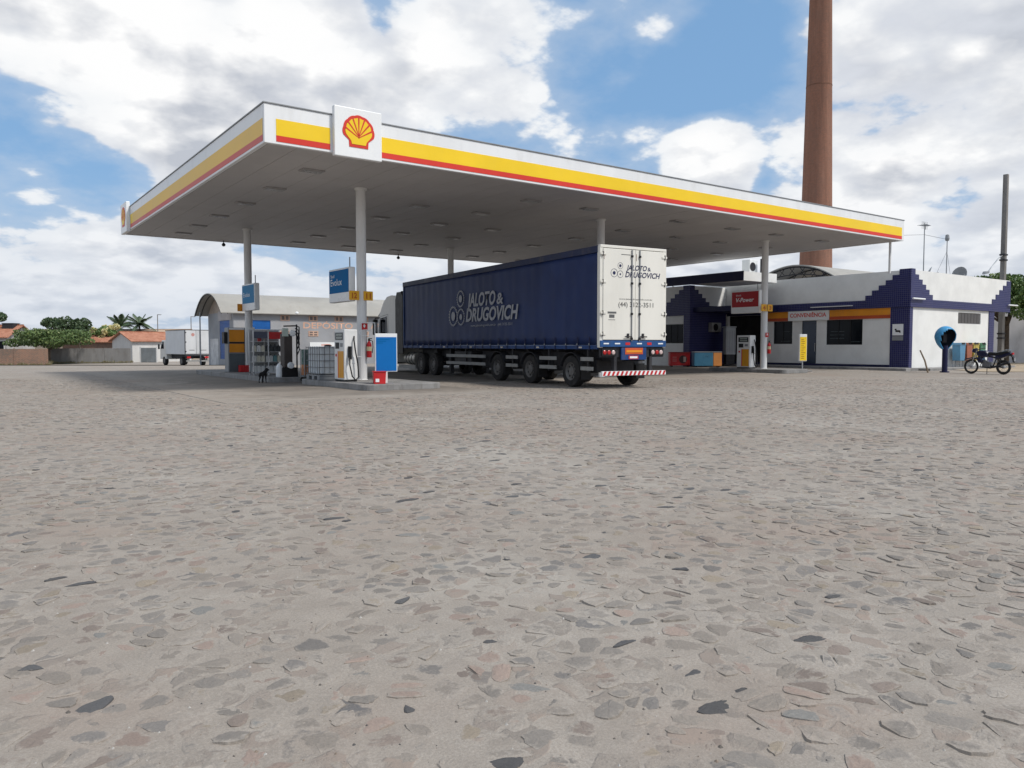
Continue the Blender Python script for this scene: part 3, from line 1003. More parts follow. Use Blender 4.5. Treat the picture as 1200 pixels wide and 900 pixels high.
# bands of the shop front
for a, b in ((22.43, 26.1), (28.9, 30.6)):
    MB().box(FX - .04, FX - .002, a, b, 3.06, 3.44).build('orange_band', M_ORANGE, shop)
    MB().box(FX - .042, FX - .002, a, b, 2.87, 3.058).build('red_band', mat('rust_red_paint', (0.42, 0.07, 0.025), 0.5, 0.1, 1), shop)
sb = MB().box(FX - .09, FX - .002, 26.13, 28.86, 2.87, 3.56).build('sign_board', M_WHITE, shop, bevel=0.01)
lettering('CONVENIÊNCIA', M_RED, sb, (FX - .092, 28.72, 3.08), (0, -1, 0), (0, 0, 1), 0.24, 2.45, weight=0.02)
lt = MB().box(FX - .30, FX - .101, 24.6, 27.2, 3.62, 3.66).build('light_batten', M_WHITE, shop)
def window(parent, axis, c, u0, u1, z0, z1, panes, fm, depth=0.1):
    f = MB()
    t = 0.05
    def bx(mb, a, b, c0, c1, d0, d1):
        if axis == 'x':
            mb.box(c0, c1, a, b, d0, d1)
        else:
            mb.box(a, b, c0, c1, d0, d1)
    bx(f, u0, u1, c + .05, c + .12, z0, z0 + t); bx(f, u0, u1, c + .05, c + .12, z1 - t, z1)
    bx(f, u0, u0 + t, c + .05, c + .12, z0 + t + .001, z1 - t - .001); bx(f, u1 - t, u1, c + .05, c + .12, z0 + t + .001, z1 - t - .001)
    for k in range(1, panes):
        u = u0 + (u1 - u0) * k / panes
        bx(f, u - .02, u + .02, c + .052, c + .118, z0 + t + .001, z1 - t - .001)
    fo = f.build('window', fm, parent)
    for k in range(panes):
        a = u0 + (u1 - u0) * k / panes; b = u0 + (u1 - u0) * (k + 1) / panes
        g = MB(); bx(g, a + .012, b - .012, c + .08, c + .09, z0 + .02, z1 - .02)
        g.build('pane', M_GLASS, fo)
    return fo
window(shop, 'x', FX, *wins[0], 3, M_BLACK)
window(shop, 'x', FX, *wins[1], 2, M_BLACK)
wb = window(shop, 'y', SY, 47.7, 50.6, 2.64, 3.29, 1, M_GREYPL)
for k in range(7):
    u = 47.8 + k * 0.4
    MB().box(u, u + .36, SY + .03, SY + .05, 2.67, 3.26).build('louvre', mat('dark_louvre', (0.09, 0.085, 0.085), 0.6), wb)
for (y_, z_, l_) in ((25.2, 1.75, .9), (25.2, 1.95, .9), (25.2, 2.15, .85), (24.2, 1.55, .6), (28.75, 1.6, .7), (28.8, 2.2, .5)):
    MB().box(FX + .066, FX + .078, y_, y_ + l_, z_, z_ + .05).build('pane_bar', mat('pane_bar_grey', (.045, .055, .06), .5, .4, 9), shop)  # faint grey bars just in front of the window panes
dr = MB().box(FX + .08, FX + .12, door[0] + .03, door[1] - .03, 0.17, 2.84).build('door', mat('blue_grey_glass', (0.03, 0.045, 0.075), 0.12, 0.15, 1.5), shop)
MB().box(FX + .02, FX + .075, door[0] + .1, door[0] + .13, 1.0, 1.5).build('handle', M_STEEL, dr)
MB().box(FX + .06, FX + .14, door[0], door[0] + .03, 0.16, 2.85).build('door_frame', M_BLACK, dr)
MB().box(FX + .06, FX + .14, door[1] - .03, door[1], 0.16, 2.85).build('door_frame', M_BLACK, dr)
# wing and porch
wg = MB()
wall_holes(wg, 'x', 38.5, 38.7, 33.7, 45, 0, 3.55, [(34.2, 35.9, 1.5, 2.75)])
wg.box(38.703, FX - .003, 33.7, 33.9, 0, 3.55)
wg.build('wing_wall', M_PLASTER, shop)
window(shop, 'x', 38.5, 34.2, 35.9, 1.5, 2.75, 3, M_BLACK)
MB().box(38.44, 38.7, 33.64, 45, 3.553, 5.2).build('wing_parapet', M_PLASTER, shop)
MB().box(38.703, FX - .1, 33.64, 33.84, 3.553, 5.2).build('wing_parapet', M_PLASTER, shop)
zz = [3.95, 4.2, 4.45, 4.7, 4.95, 5.22]
poly = [(45, 3.3), (45, 3.95)]
for k in range(5):
    yy = 35.6 - k * .36
    poly += [(yy, zz[k]), (yy, zz[k + 1])]
poly += [(33.58, 5.22), (33.58, 0), (34.1, 0), (34.1, 3.3)]
MB().prism(poly, 38.40, 38.438, 'x').build('tile_facing', M_TILE, shop)
poly = [(38.44, 0), (38.44, 5.22)]
for k in range(5):
    xx = 38.85 + k * .36
    poly += [(xx, zz[5 - k]), (xx, zz[4 - k])]
poly += [(FX - .12, 3.95), (FX - .12, 0)]
MB().prism(poly, 33.58, 33.638, 'y').build('tile_facing', M_TILE, shop)
MB().box(FX - .05, FX - .002, 30.45, 30.88, 0.0, 3.45).build('tile_pier', M_TILE, shop)
MB().box(FX - .05, FX - .002, 30.885, 33.57, 3.302, 5.24).build('porch_lintel', M_NAVYP, shop)
MB().box(38.72, FX - .06, 29.6, 33.56, 3.50, 3.80).build('added_porch_shade', M_NAVYP, shop)  # lower ceiling added to darken the porch; its edge shows as a navy band
MB().box(43.4, 43.5, 28.9, 35.0, 0.02, 3.49).build('added_dark_panel', M_DSTEEL, shop)  # dark panels added behind the porch opening so that it stays dark
MB().box(42.33, 43.39, 30.6, 30.7, 0.02, 3.49).build('added_dark_panel', M_DSTEEL, shop)
ps = MB().box(38.45, 41.7, 29.5, 33.56, 5.25, 5.8).build('porch_slab', M_PLASTER, shop)
MB().box(38.40, 38.447, 29.48, 45.0, 5.255, 5.82).build('porch_fascia', M_NAVYP, ps)
# pavement in front of the shop
MB().box(40.7, FX - .05, SY - .6, 33.6, -0.05, 0.15).build('shop_pavement', M_KERB, None, bevel=0.02, kind='structure')
MB().box(FX - .05, 52.6, SY - 1.2, SY - .06, -0.05, 0.13).build('side_pavement', M_KERB, None, bevel=0.02, kind='structure')
for x, lab in ((42.7, 'cobalt corner'), (54.6, 'far end')):
    o = MB().cyl((x - .65, SY - .2, 3.9), (x + .65, SY - .2, 3.9), 0.045, n=8)
    o.box(x - .08, x + .08, SY - .17, SY - .101, 3.88, 3.93)
    tag(o.build('tube_light', M_WHITE2, None, smooth_=True), 'white tube light on the tile band by the shop %s' % lab, 'light')
# phone notice on the tiled pier
nt = thing('wall_notice', 'white notice with black handset picture on cobalt tile pier', 'sign', (FX - .055, 21.98, 1.63))
MB().box(-.03, 0, -.30, .30, 0.28, .90).build('board', M_WHITE2, nt, bevel=.01)
MB().box(-.03, 0, -.30, .30, 0, .24).build('caption_strip', M_GREYM, nt)
hs = MB(); hs.box(-.034, -.031, -.12, .12, .46, .56); hs.box(-.034, -.031, .06, .16, .56, .64); hs.box(-.034, -.031, -.16, -.10, .42, .54)
hs.build('handset_picture', M_BLACK, nt)

# arched sheet roof behind the parapet, on trusses
barn = thing('arched_shed_roof', 'arched sheet metal roof on dark trusses behind the shop parapet', 'roof', (0, 0, 0))
M_SHEET = mat('roof_sheet', (0.33, 0.315, 0.285), 0.65, 0.10, 0.4, dirt=0.4, dirtcol=(0.25, 0.225, 0.19))
def arch(y0, y1, zb, rise, n=16):
    pts = []
    for k in range(n + 1):
        t = k / n
        pts.append((y0 + (y1 - y0) * t, zb + rise * (1 - (2 * t - 1) ** 2)))
    return pts
ar = arch(30.6, 37.4, 6.15, 1.1)
MB().prism(ar + [(p[0], p[1] - .07) for p in ar[::-1]], 50.0, 62.0, 'x').build('roof_sheet', M_SHEET, barn)
for x in (50.2, 53, 56):
    tr = MB()
    tr.tube([(x, p[0], p[1] - .16) for p in ar], 0.05, 5)
    tr.tube([(x, p[0], p[1] - .5 * (1 - (2 * (k / 16) - 1) ** 2) - .2) for k, p in enumerate(ar)], 0.04, 5)
    for k in range(1, 16):
        p = ar[k]; q_ = ar[k - 1 if k % 2 else k + 1] if 0 < k < 16 else p
        tr.cyl((x, p[0], p[1] - .16), (x, q_[0], q_[1] - .42 * (1 - (2 * ((k + (-1 if k % 2 else 1)) / 16) - 1) ** 2) - .25), 0.025, n=5)
    tr.build('truss', M_DSTEEL, barn)
for y in (30.8, 37.2):
    for x in (50.2, 56):
        MB().cyl((x, y, 3.6), (x, y, 6.1), .08, n=8).build('post', M_GREYM, barn)

# ============================================================ CHIMNEY
M_CHIM = brick_material('chimney_brick', (0.30, 0.125, 0.075), (0.24, 0.10, 0.06), (0.24, 0.15, 0.11), 0.30, 0.11, 0.02, 0.5, (0.20, 0.115, 0.085), cyl=1.8)
chim = thing('brick_chimney', 'tall tapering red brick factory chimney behind the shop', 'chimney', (94.8, 61.0, -0.2))
H = 58.0
MB().lathe([(2.35, 0), (2.30, 1.0), (2.24, 4.0), (2.09, 12), (1.25, H - 1.5), (1.42, H - 1.2), (1.42, H - .4), (1.2, H), (0.8, H), (0.8, H - 3)], n=40).build('shaft', M_CHIM, chim, smooth_=True)
for z in (20, 36, 50):
    r = 2.09 - (z - 12) * (0.84 / (H - 13.5))
    MB().lathe([(r - .02, 0), (r + .025, 0.02), (r + .025, .12), (r - .03, .14)], (0, 0, z), 40).build('iron_band', mat('rusty_band', (0.17, 0.085, 0.055), .8, .2, 2), chim)

# ============================================================ DEPOT SHED
depot = thing('depot_shed', 'long grey shed with curved sheet roof and orange DEPÓSITO lettering', 'building', (0, 0, 0))
DX0, DX1, DY0, DY1, DZ = 17.1, 37.0, 59.2, 66.2, 3.92
g = MB()
hol = [(18.5, 19.9, 2.27, 3.29)]
wall_holes(g, 'y', DY0, DY0 + .2, DX0 + .2, DX1, -0.6, DZ, hol)
wall_holes(g, 'x', DX0, DX0 + .2, DY0, DY1, -0.6, DZ - .002, [(60.2, 62.9, 0.3, 3.28)])
g.box(DX0 + .2, DX1, DY1 - .2, DY1, -.6, DZ); g.box(DX1 - .2, DX1, DY0 + .2, DY1 - .2, -.6, DZ)
g.build('wall', M_GREYPL, depot)
arc = [(DY0 + 7.0 * k / 14, DZ + 1.36 * (1 - (2 * k / 14 - 1) ** 2) * 1.0) for k in range(15)]
MB().prism(arc, DX0 + .02, DX0 + .18, 'x').build('gable', mat('tan_plaster', (0.36, 0.30, 0.25), .85, .15, 1, dirt=.3), depot)
arcr = []
for k in range(17):
    t = k / 16
    arcr.append((DY0 - .35 + 7.7 * t, DZ - .1 + 1.58 * (1 - abs(2 * t - 1) ** 2.2)))
MB().prism(arcr + [(p[0], p[1] - .06) for p in arcr[::-1]], DX0 - 1.0, DX1 + .3, 'x').build('curved_roof', M_SHEET, depot)
rb = MB()
for x in (DX0 - .95, DX0 - .5):
    rb.tube([(x, p[0], p[1] - .10) for p in arcr], .035, 5)
rb.build('roof_rib', M_DSTEEL, depot)
MB().cyl((DX0 - .8, DY1 - .6, -.5), (DX0 - .8, DY1 - .6, DZ + .15), .05, n=8).build('post', M_GREYM, depot)
rd = MB().box(DX0 + .06, DX0 + .1, 60.2, 62.9, .3, 3.28).build('roller_door', M_BLUE, depot)
M_ROLL = mat('roller_blue', (0.035, 0.10, 0.30), 0.5, .15, .8, dirt=.3)
for k in range(14):
    z = .3 + k * .213
    MB().box(DX0 + .03, DX0 + .06, 60.21, 62.89, z + .01, z + .205).build('slat', M_ROLL, rd, bevel=.01)
MB().box(DX0 - .04, DX0 - .002, 59.7, 63.15, 3.3, 4.02).build('lintel_panel', mat('pale_panel', (.42, .39, .38), .8, .1, 1), depot)
MB().box(DX0 - .02, DX0 - .001, 63.3, 65.6, -.4, 1.9).build('whitewash_patch', mat('whitewash', (.58, .57, .56), .9, .2, 1.2, dirt=.5, dirtcol=(.35, .34, .34)), depot)
wn = MB().box(18.48, 19.92, DY0 + .05, DY0 + .1, 2.26, 3.30).build('window', mat('window_blue', (0.015, 0.10, 0.33), .35, .25, 1.2), depot)
M_TERRA = mat('terracotta_vent', (0.50, 0.33, 0.25), .85, .15, 2, dirt=.3, dirtcol=(.34, .30, .28))
for x in (21.04, 23.32, 25.49, 27.7, 30.0):
    for (z, up) in ((3.5, True), (2.30, False)):
        fr = MB()
        w2 = .32 if up else .36
        for s in (-1, 1):
            fr.box(x + s * w2 - .05, x + s * w2 + .05, DY0 - .03, DY0 - .001, z - .21, z + .21)
        fr.box(x - w2 + .051, x + w2 - .051, DY0 - .03, DY0 - .001, z - .21, z - .15)
        fr.box(x - w2 + .051, x + w2 - .051, DY0 - .03, DY0 - .001, z + .15, z + .21)
        fr.box(x - .05, x + .05, DY0 - .029, DY0 - .001, z - .149, z + .149)
        if not up:
            fr.box(x - w2 + .051, x - .051, DY0 - .028, DY0 - .001, z - .04, z + .04)
            fr.box(x + .051, x + w2 - .051, DY0 - .028, DY0 - .001, z - .04, z + .04)
        fo = fr.build('vent_block', M_TERRA, depot)
        MB().box(x - w2 + .06, x + w2 - .06, DY0 - .006, DY0 - .0005, z - .145, z + .145).build('vent_gap', mat('vent_dark', (.17, .145, .135), .9), fo)
M_ORL = mat('faded_orange_letter', (0.64, 0.38, 0.27), .85, .15, 2, dirt=.35, dirtcol=(.36, .32, .31))
lettering('DEPÓSITO', M_ORL, depot, (22.5, DY0 - .002, 2.72), (1, 0, 0), (0, 0, 1), .48, 4.2, weight=.014)
lettering('AR', M_ORL, depot, (28.3, DY0 - .002, 2.74), (1, 0, 0), (0, 0, 1), .44, .95, weight=.01)
MB().lathe([(.0, 0), (.13, .02), (.15, .12), (.06, .2)], (21.9, DY0 - .25, DZ - .12), 10).build('eave_lamp', M_WHITE2, depot)
nb = thing('white_banner', 'white wall banner with red print on the grey depot wall', 'banner', (24.1, DY0 - .05, 1.0))
MB().box(-1.1, 1.1, 0, .03, 0, .62).build('board', M_WHITE2, nb)
bars = MB()
for k in range(4):
    bars.box(-.15 + .0, .75 - .12 * (k % 2), -.004, -.001, .12 + k * .1, .17 + k * .1)
bars.build('print', mat('pale_red_print', (.62, .25, .18), .6), nb)

# ============================================================ ISLANDS AND PUMPS
for (x0, x1, y0, y1) in ((9.85, 12.5, 20.9, 26.4), (9.3, 12.5, 27.6, 38.6), (32.2, 34.4, 22.3, 27.0), (20.9, 23.4, 27.5, 39.0)):
    isl = MB()
    r = .35
    pts = []
    for (cx, cy, a0) in ((x1 - r, y1 - r, 0), (x0 + r, y1 - r, 90), (x0 + r, y0 + r, 180), (x1 - r, y0 + r, 270)):
        for k in range(6):
            a = R(a0 + k * 18)
            pts.append((cx + r * math.cos(a), cy + r * math.sin(a)))
    isl.prism(pts, 0.0, .19, 'z')
    o = isl.build('pump_island', M_KERB, None, bevel=.02, kind='structure')
ISZ = .19

M_PUMPW = mat('pump_white', (.70, .70, .69), .35, .05, 1.5, dirt=.2, dirtcol=(.45, .42, .38))
M_PUMPO = mat('pump_orange', (.66, .30, .02), .4, .08, 1.5, dirt=.15)
M_SCREEN = mat('pump_screen', (.03, .035, .04), .15, .1, 2)
M_HOSE = mat('hose_rubber', (.012, .012, .012), .45, .2, 4)
def hose_curve(p0, p1, sag, n=14, out=(0, 0, 0)):
    p0 = Vector(p0); p1 = Vector(p1); out = Vector(out)
    pts = []
    for k in range(n + 1):
        t = k / n
        s = math.sin(math.pi * t)
        pts.append(p0.lerp(p1, t) + Vector((0, 0, -sag * s)) + out * s)
    return pts
def fuel_pump(loc, label, group='white fuel pumps'):
    """display faces -x and +x, hose side -y"""
    p = thing('fuel_pump', label, 'fuel pump', loc, 0, group)
    W, D, Hh = .46, .80, 1.68
    MB().box(0, W, 0, D, .06, Hh).build('cabinet', M_PUMPW, p, bevel=.025)
    MB().box(.02, W - .02, .02, D - .02, 0, .06).build('plinth', M_BLACK, p)
    for s in (0, 1):
        a = (-.012, -.001) if s == 0 else (W + .001, W + .012)
        sc = MB().box(a[0], a[1], .10, D - .10, 1.34, 1.58).build('display', M_SCREEN, p)
        dg = MB()
        for k in range(2):
            b0 = (a[0] - .003, a[0] - .0005) if s == 0 else (a[1] + .0005, a[1] + .003)
            dg.box(b0[0], b0[1], .16, D - .2, 1.38 + k * .1, 1.44 + k * .1)
        dg.build('digits_strip', mat('lcd_grey', (.28, .31, .28), .3), sc)
        MB().box(a[0], a[1], .12, D * .38, 1.12, 1.24).build('keypad', M_GREYM, p)
        MB().box(a[0], a[1], D * .5, D - .12, 1.06, 1.26).build('grade_panel', M_BLACK, p)
        MB().box(a[0], a[1], .06, D * .56, .12, .98).build('orange_panel', M_PUMPO, p)
        MB().box(a[0], a[1], D * .565, D * .63, .12, .98).build('red_edge', M_RED, p)
        MB().cyl((a[0], D * .8, .85), (a[1], D * .8, .85), .05, n=12).build('round_badge', M_REDP, p)
    # nozzle boot and hose on the -y side
    nz = MB()
    nz.box(W * .26, W * .5, -.07, -.001, .78, 1.14)
    nz.cyl((W * .38, -.08, 1.05), (W * .38, -.12, .72), .04, .03, n=8)
    nz.build('nozzle_boot', M_BLACK, p, bevel=.015)
    h = [(W * .38, -.09, 1.12), (W * .30, -.12, .9), (W * .26, -.14, .55), (W * .42, -.16, .18), (W * .66, -.16, .06), (W * .92, -.15, .16), (W * .86, -.13, .6), (W * .7, -.11, 1.05), (W * .66, -.07, 1.35), (W * .74, -.001, 1.46)]
    MB().tube(h, .022, 7).build('hose', M_HOSE, p, smooth_=True)
    MB().box(W * .6, W * .8, -.02, -.001, .6, .8).build('price_sticker', M_WHITE2, p)
    return p
fuel_pump((10.12, 23.1, ISZ), 'white fuel pump with orange panel beside the fire extinguisher column and steel caged tank')
fuel_pump((32.45, 24.45, ISZ), 'white fuel pump with orange panel facing the shop front')

def extinguisher(loc, label):
    e = thing('fire_extinguisher', label, 'extinguisher', loc, 0, 'fire extinguishers on columns')
    MB().lathe([(.0, 0), (.08, .0), (.085, .03), (.085, .42), (.06, .50), (.03, .53), (.03, .56)], n=14).build('bottle', M_REDP, e, smooth_=True)
    MB().lathe([(.086, .22), (.087, .225), (.087, .36), (.086, .365)], n=14).build('label_band', mat('cream_label', (.6, .52, .32), .6), e)
    v = MB().box(-.03, .03, -.02, .02, .56, .62); v.box(-.02, .11, -.015, .015, .621, .65)
    v.build('valve', M_BLACK, e)
    MB().tube([(.03, 0, .58), (.12, -.02, .55), (.13, -.03, .35), (.10, -.03, .15)], .014, 6).build('hose', M_HOSE, e)
    return e
extinguisher((11.42, 24.02, .95), 'red fire extinguisher on the column carrying the plates 12 and 11')
extinguisher((33.42, 24.02, .95), 'red fire extinguisher on the column with two yellow plates near the shop')
for (x, z, w_) in ((11.27, 2.0, 'numbered 12 and 11'), (33.3, 1.9, 'before the shop')):
    s = thing('extinguisher_sign', 'small red arrow sign on the white column %s' % w_, 'sign', (x, 24.06, z), 0, 'red arrow signs on columns')
    MB().box(-.12, .12, 0, .012, -.12, .1).build('plate', M_REDP, s)
    ar_ = MB().prism([(-.05, .03), (.05, .03), (0, -.06)], -.004, -.0005, 'y'); ar_.box(-.02, .02, -.004, -.0005, .03, .07)
    ar_.build('arrow', M_WHITE2, s)
# thin white wire frame round the column near the pump
wf = MB()
for a, b in (((11.12, 23.98, .98), (11.12, 23.98, 2.12)), ((11.62, 23.98, .98), (11.62, 23.98, 2.12)), ((11.12, 23.98, 2.12), (11.62, 23.98, 2.12)), ((10.75, 23.98, .98), (11.12, 23.98, .98))):
    wf.cyl(a, b, .014, n=6)
wf.tube([(11.2 + .22 * math.cos(t * .42) + .05, 23.95, 1.78 + .1 * math.sin(t * .42)) for t in range(16)], .012, 5)
for x in (11.12, 11.62):
    wf.cyl((x, 23.98, .19), (x, 23.98, .98), .014, n=6)
tag(wf.build('wire_frame', M_WHITE2), 'thin white wire frame standing before the numbered column', 'frame')

def lightbox(loc, label, face, text_fn, group='light boxes on the columns'):
    b = thing('light_box', label, 'sign', loc, 0, group)
    MB().box(-.11, .11, 0, 1.75, 0, 1.16).build('case', M_WHITE2, b, bevel=.03)
    for s in (-1, 1):
        a = (-.119, -.111) if s < 0 else (.111, .119)
        f = MB().box(a[0], a[1], .06, 1.69, .32, 1.10).build('face_panel', face, b)
        text_fn(f, s)
    MB().cyl((0, .2, 1.16), (0, .2, 1.5), .02, n=6).build('hanger', M_GREYM, b)
    return b
def txt_evolux(f, s):
    if s < 0:
        lettering('Shell', M_WHITE2, f, (-.12, 1.55, .86), (0, -1, 0), (0, 0, 1), .11, .32)
        lettering('Evolux', M_WHITE2, f, (-.12, 1.55, .58), (0, -1, 0), (0, 0, 1), .24, .95)
def txt_vpower(f, s):
    if s < 0:
        lettering('V-Power', M_WHITE2, f, (-.12, 1.42, .58), (0, -1, 0), (0, 0, 1), .22, 1.1, shear=.25, weight=.02)
        lettering('Shell', M_WHITE2, f, (-.12, 1.42, .88), (0, -1, 0), (0, 0, 1), .09, .3)
lightbox((11.0, 24.38, 2.85), 'blue and white light box with white lettering on the column with plates 12 and 11', M_SKYB, txt_evolux)
lightbox((33.0, 24.25, 3.0), 'red and white light box with white lettering on a column before the shop', mat('sign_red', (.36, .02, .025), .35, .06, 1), txt_vpower)
def txt_plain(f, s):
    if s < 0:
        lettering('Evolux', M_WHITE2, f, (-.12, 1.5, .6), (0, -1, 0), (0, 0, 1), .2, .9)
lightbox((10.6, 33.2, 2.87), 'pale blue light box on the column above the yellow panelled cabinet', mat('sign_pale_blue', (.05, .22, .42), .5, .1, 1, spec=.05), txt_plain)
M_NUM = mat('number_red', (.45, .10, .01), .5)
def plate(x0, x1, y, z0, z1, txt, label):
    p = thing('number_plate', label, 'plate', (x0, y, z0), 0, 'yellow pump number plates')
    MB().box(0, x1 - x0, 0, .03, 0, z1 - z0).build('plate', M_ORANGE if txt is None else mat('plate_yellow', (.74, .38, .02), .45, .08, 2), p, bevel=.008)
    if txt:
        w = (x1 - x0) * .5
        lettering(txt, M_NUM, p, ((x1 - x0) * .26, -.001, (z1 - z0) * .2), (1, 0, 0), (0, 0, 1), (z1 - z0) * .6, w, weight=.03)
plate(10.74, 11.1, 24.06, 2.87, 3.18, '12', 'yellow plate numbered twelve touching the blue light box')
plate(11.26, 11.6, 24.06, 2.87, 3.18, '11', 'yellow plate numbered eleven on the lorry side of its column')
plate(10.3, 10.62, 35.0, 2.87, 3.2, None, 'plain orange plate beside the pale blue light box')
plate(32.7, 33.13, 23.98, 3.07, 3.42, '4', 'yellow plate numbered four touching the red light box')
plate(33.2, 33.6, 23.98, 3.07, 3.42, '3', 'yellow plate numbered three on the shop door side of its column')

# blue standing panel and red can at the island end
bs = thing('blue_panel_sign', 'bright blue framed panel on a white post at the island end', 'sign', (10.77, 21.46, .19), R(-18))
MB().box(-.035, .035, -.03, .03, 0, .5).build('post', M_WHITE, bs)
MB().box(-.335, .335, -.03, .03, .36, 1.53).build('frame', M_WHITE2, bs, bevel=.01)
MB().box(-.312, .312, -.036, -.031, .385, 1.42).build('blue_face', M_BLUE, bs)
ln = MB()
for k in range(3):
    ln.box(-.28, .10 - .1 * k, -.039, -.0365, 1.34 - .055 * k, 1.36 - .055 * k)
ln.build('faint_print', M_SKYB, bs)
MB().box(-.2, .2, -.14, .14, 0, .02).build('foot_plate', M_GREYM, bs)
rc = thing('red_sand_bucket', 'red metal sand box standing beside the blue panel sign', 'bucket', (10.48, 21.36, .19), R(-18))
MB().prism([(-.17, 0), (.17, 0), (.19, .36), (-.19, .36)], -.15, .15, 'y').build('body', M_REDP, rc, bevel=.012)
MB().box(-.2, .2, -.165, .165, .361, .385).build('lid', M_REDP, rc)
MB().box(-.13, -.02, -.16, -.151, .06, .16).build('sticker', M_WHITE2, rc)

# yellow panelled cabinet on the far island
cb = thing('yellow_cabinet', 'grey cabinet with two yellow panels at the end of the far island', 'cabinet', (9.75, 34.6, ISZ))
MB().box(0, .75, 0, .55, 0, 1.95).build('body', M_GREYM, cb, bevel=.02)
MB().box(.05, .70, -.012, -.001, 1.33, 1.85).build('yellow_panel', M_ORANGE, cb)
MB().box(.05, .70, -.012, -.001, .86, 1.24).build('yellow_panel', M_ORANGE, cb)
MB().box(.05, .70, -.010, -.001, 1.25, 1.32).build('dark_slot', M_BLACK, cb)
MB().box(.05, .70, -.010, -.001, 1.86, 1.93).build('header', M_WHITE2, cb)
MB().box(.05, .70, -.010, -.001, .03, .80).build('lower_door', mat('slate_panel', (.10, .12, .13), .5), cb)
MB().box(-.15, -.005, .05, .4, 1.25, 1.75).build('side_box', M_BLACK, cb)
rb_ = thing('red_crate', 'red plastic crate on the floor before the yellow panelled cabinet', 'crate', (10.15, 34.25, ISZ))
MB().box(0, .42, 0, .28, 0, .30).build('body', M_REDP, rb_, bevel=.015)
for k in range(4):
    MB().box(.03 + k * .1, .09 + k * .1, -.012, -.001, .05, .25).build('rib', M_REDP, rb_)
ws = thing('post_sign', 'narrow white board on a post between yellow cabinet and column', 'sign', (10.62, 34.1, ISZ))
MB().box(-.14, .14, -.02, .02, .75, 1.95).build('board', M_WHITE, ws, bevel=.01)
MB().cyl((0, 0, 0), (0, 0, .75), .03, n=8).build('post', M_WHITE, ws)
# older pump with yellow front
op = thing('old_fuel_pump', 'narrow white pump with yellow lower panel beside the display case', 'fuel pump', (10.15, 32.1, ISZ))
MB().box(0, .48, 0, .6, 0, 1.72).build('cabinet', M_PUMPW, op, bevel=.02)
MB().box(.08, .40, -.012, -.001, 1.42, 1.62).build('display', M_SCREEN, op)
MB().box(.08, .40, -.012, -.001, 1.15, 1.34).build('meter', M_GREYM, op)
MB().box(.06, .42, -.012, -.001, .12, .86).build('yellow_panel', mat('dull_yellow', (.62, .42, .10), .5, .15, 3), op)
MB().tube([(.44, -.05, 1.1), (.47, -.1, .7), (.3, -.1, .45), (.16, -.1, .2), (.3, -.08, .05)], .02, 6).build('hose', M_HOSE, op)

# aluminium display case with oil cans
dc = thing('display_case', 'aluminium glass display case of oil bottles on the far island', 'display case', (9.5, 30.3, ISZ))
M_ALU = mat('aluminium', (.55, .56, .57), .4, .06, 2, metal=.6)
CW, CD, CH = 1.16, .5, 1.78
fr = MB()
for x in (0, CW / 2, CW):
    for y in (0, CD):
        fr.box(x - .02, x + .02, y - .02, y + .02, 0, CH)
for z in (.1, CH):
    fr.box(-.02, CW + .02, -.02, .02, z - .02, z + .02); fr.box(-.02, CW + .02, CD - .02, CD + .02, z - .02, z + .02)
fr.build('frame', M_ALU, dc)
MB().box(.02, CW - .02, CD - .012, CD - .004, .1, CH).build('back_panel', mat('case_back', (.36, .37, .38), .6), dc)
for z in (.12, .52, .92, 1.32):
    MB().box(.02, CW - .02, .02, CD - .02, z - .015, z).build('shelf', M_ALU, dc)
MB().box(CW / 2 + .03, CW - .03, .0, .012, 1.42, 1.7).build('red_header', M_REDP, dc)
MB().box(.03, CW / 2 - .03, .0, .012, 1.45, 1.7).build('dark_header', mat('header_blue', (.08, .09, .13), .4), dc)
bmat = [mat('bottle_cream', (.55, .52, .42), .5), mat('bottle_dark', (.04, .045, .05), .4), mat('bottle_white', (.6, .6, .58), .5), mat('bottle_red', (.38, .04, .04), .4), mat('bottle_teal', (.12, .25, .26), .4)]
q = random.Random(5)
bl = [('cream', 'cream'), ('black', 'dark'), ('white', 'white'), ('red', 'red'), ('teal', 'teal')]
proto_b = []
for k, (nm, _) in enumerate(bl):
    o = MB().prism([(-.07, 0), (.07, 0), (.07, .2), (.03, .25), (-.03, .25), (-.07, .2)], -.04, .04, 'y').build('oil_bottle', bmat[k], None, bevel=.012)
    MB().cyl((0, 0, .25), (0, 0, .29), .022, n=8).build('cap', M_BLACK, o)
    proto_b.append(o)
used = [False] * 5
for zi, z in enumerate((.12, .52, .92)):
    for k in range(7):
        x = .10 + k * .16
        if abs(x - CW / 2) < .05:
            x += .04
        c = 1 if (zi == 2 and x > .6) else (2 if zi == 0 else q.choice((0, 0, 1, 2, 4)))
        o = proto_b[c] if not used[c] else dup(proto_b[c])
        used[c] = True
        o.location = (9.5 + x, 30.3 + .16 + .05 * q.random(), ISZ + z)
        tag(o, '%s oil bottle on the %s shelf inside the glass display case' % (bl[c][0], ('lowest', 'second', 'third')[zi]), 'bottle', '%s oil bottles on the %s shelf' % (bl[c][0], ('lowest', 'second', 'third')[zi]))
for k in range(5):
    if not used[k]:
        proto_b[k].location = (9.5 + .3, 30.5, ISZ + 1.32); tag(proto_b[k], '%s oil bottle on the top shelf inside the display case' % bl[k][0], 'bottle')

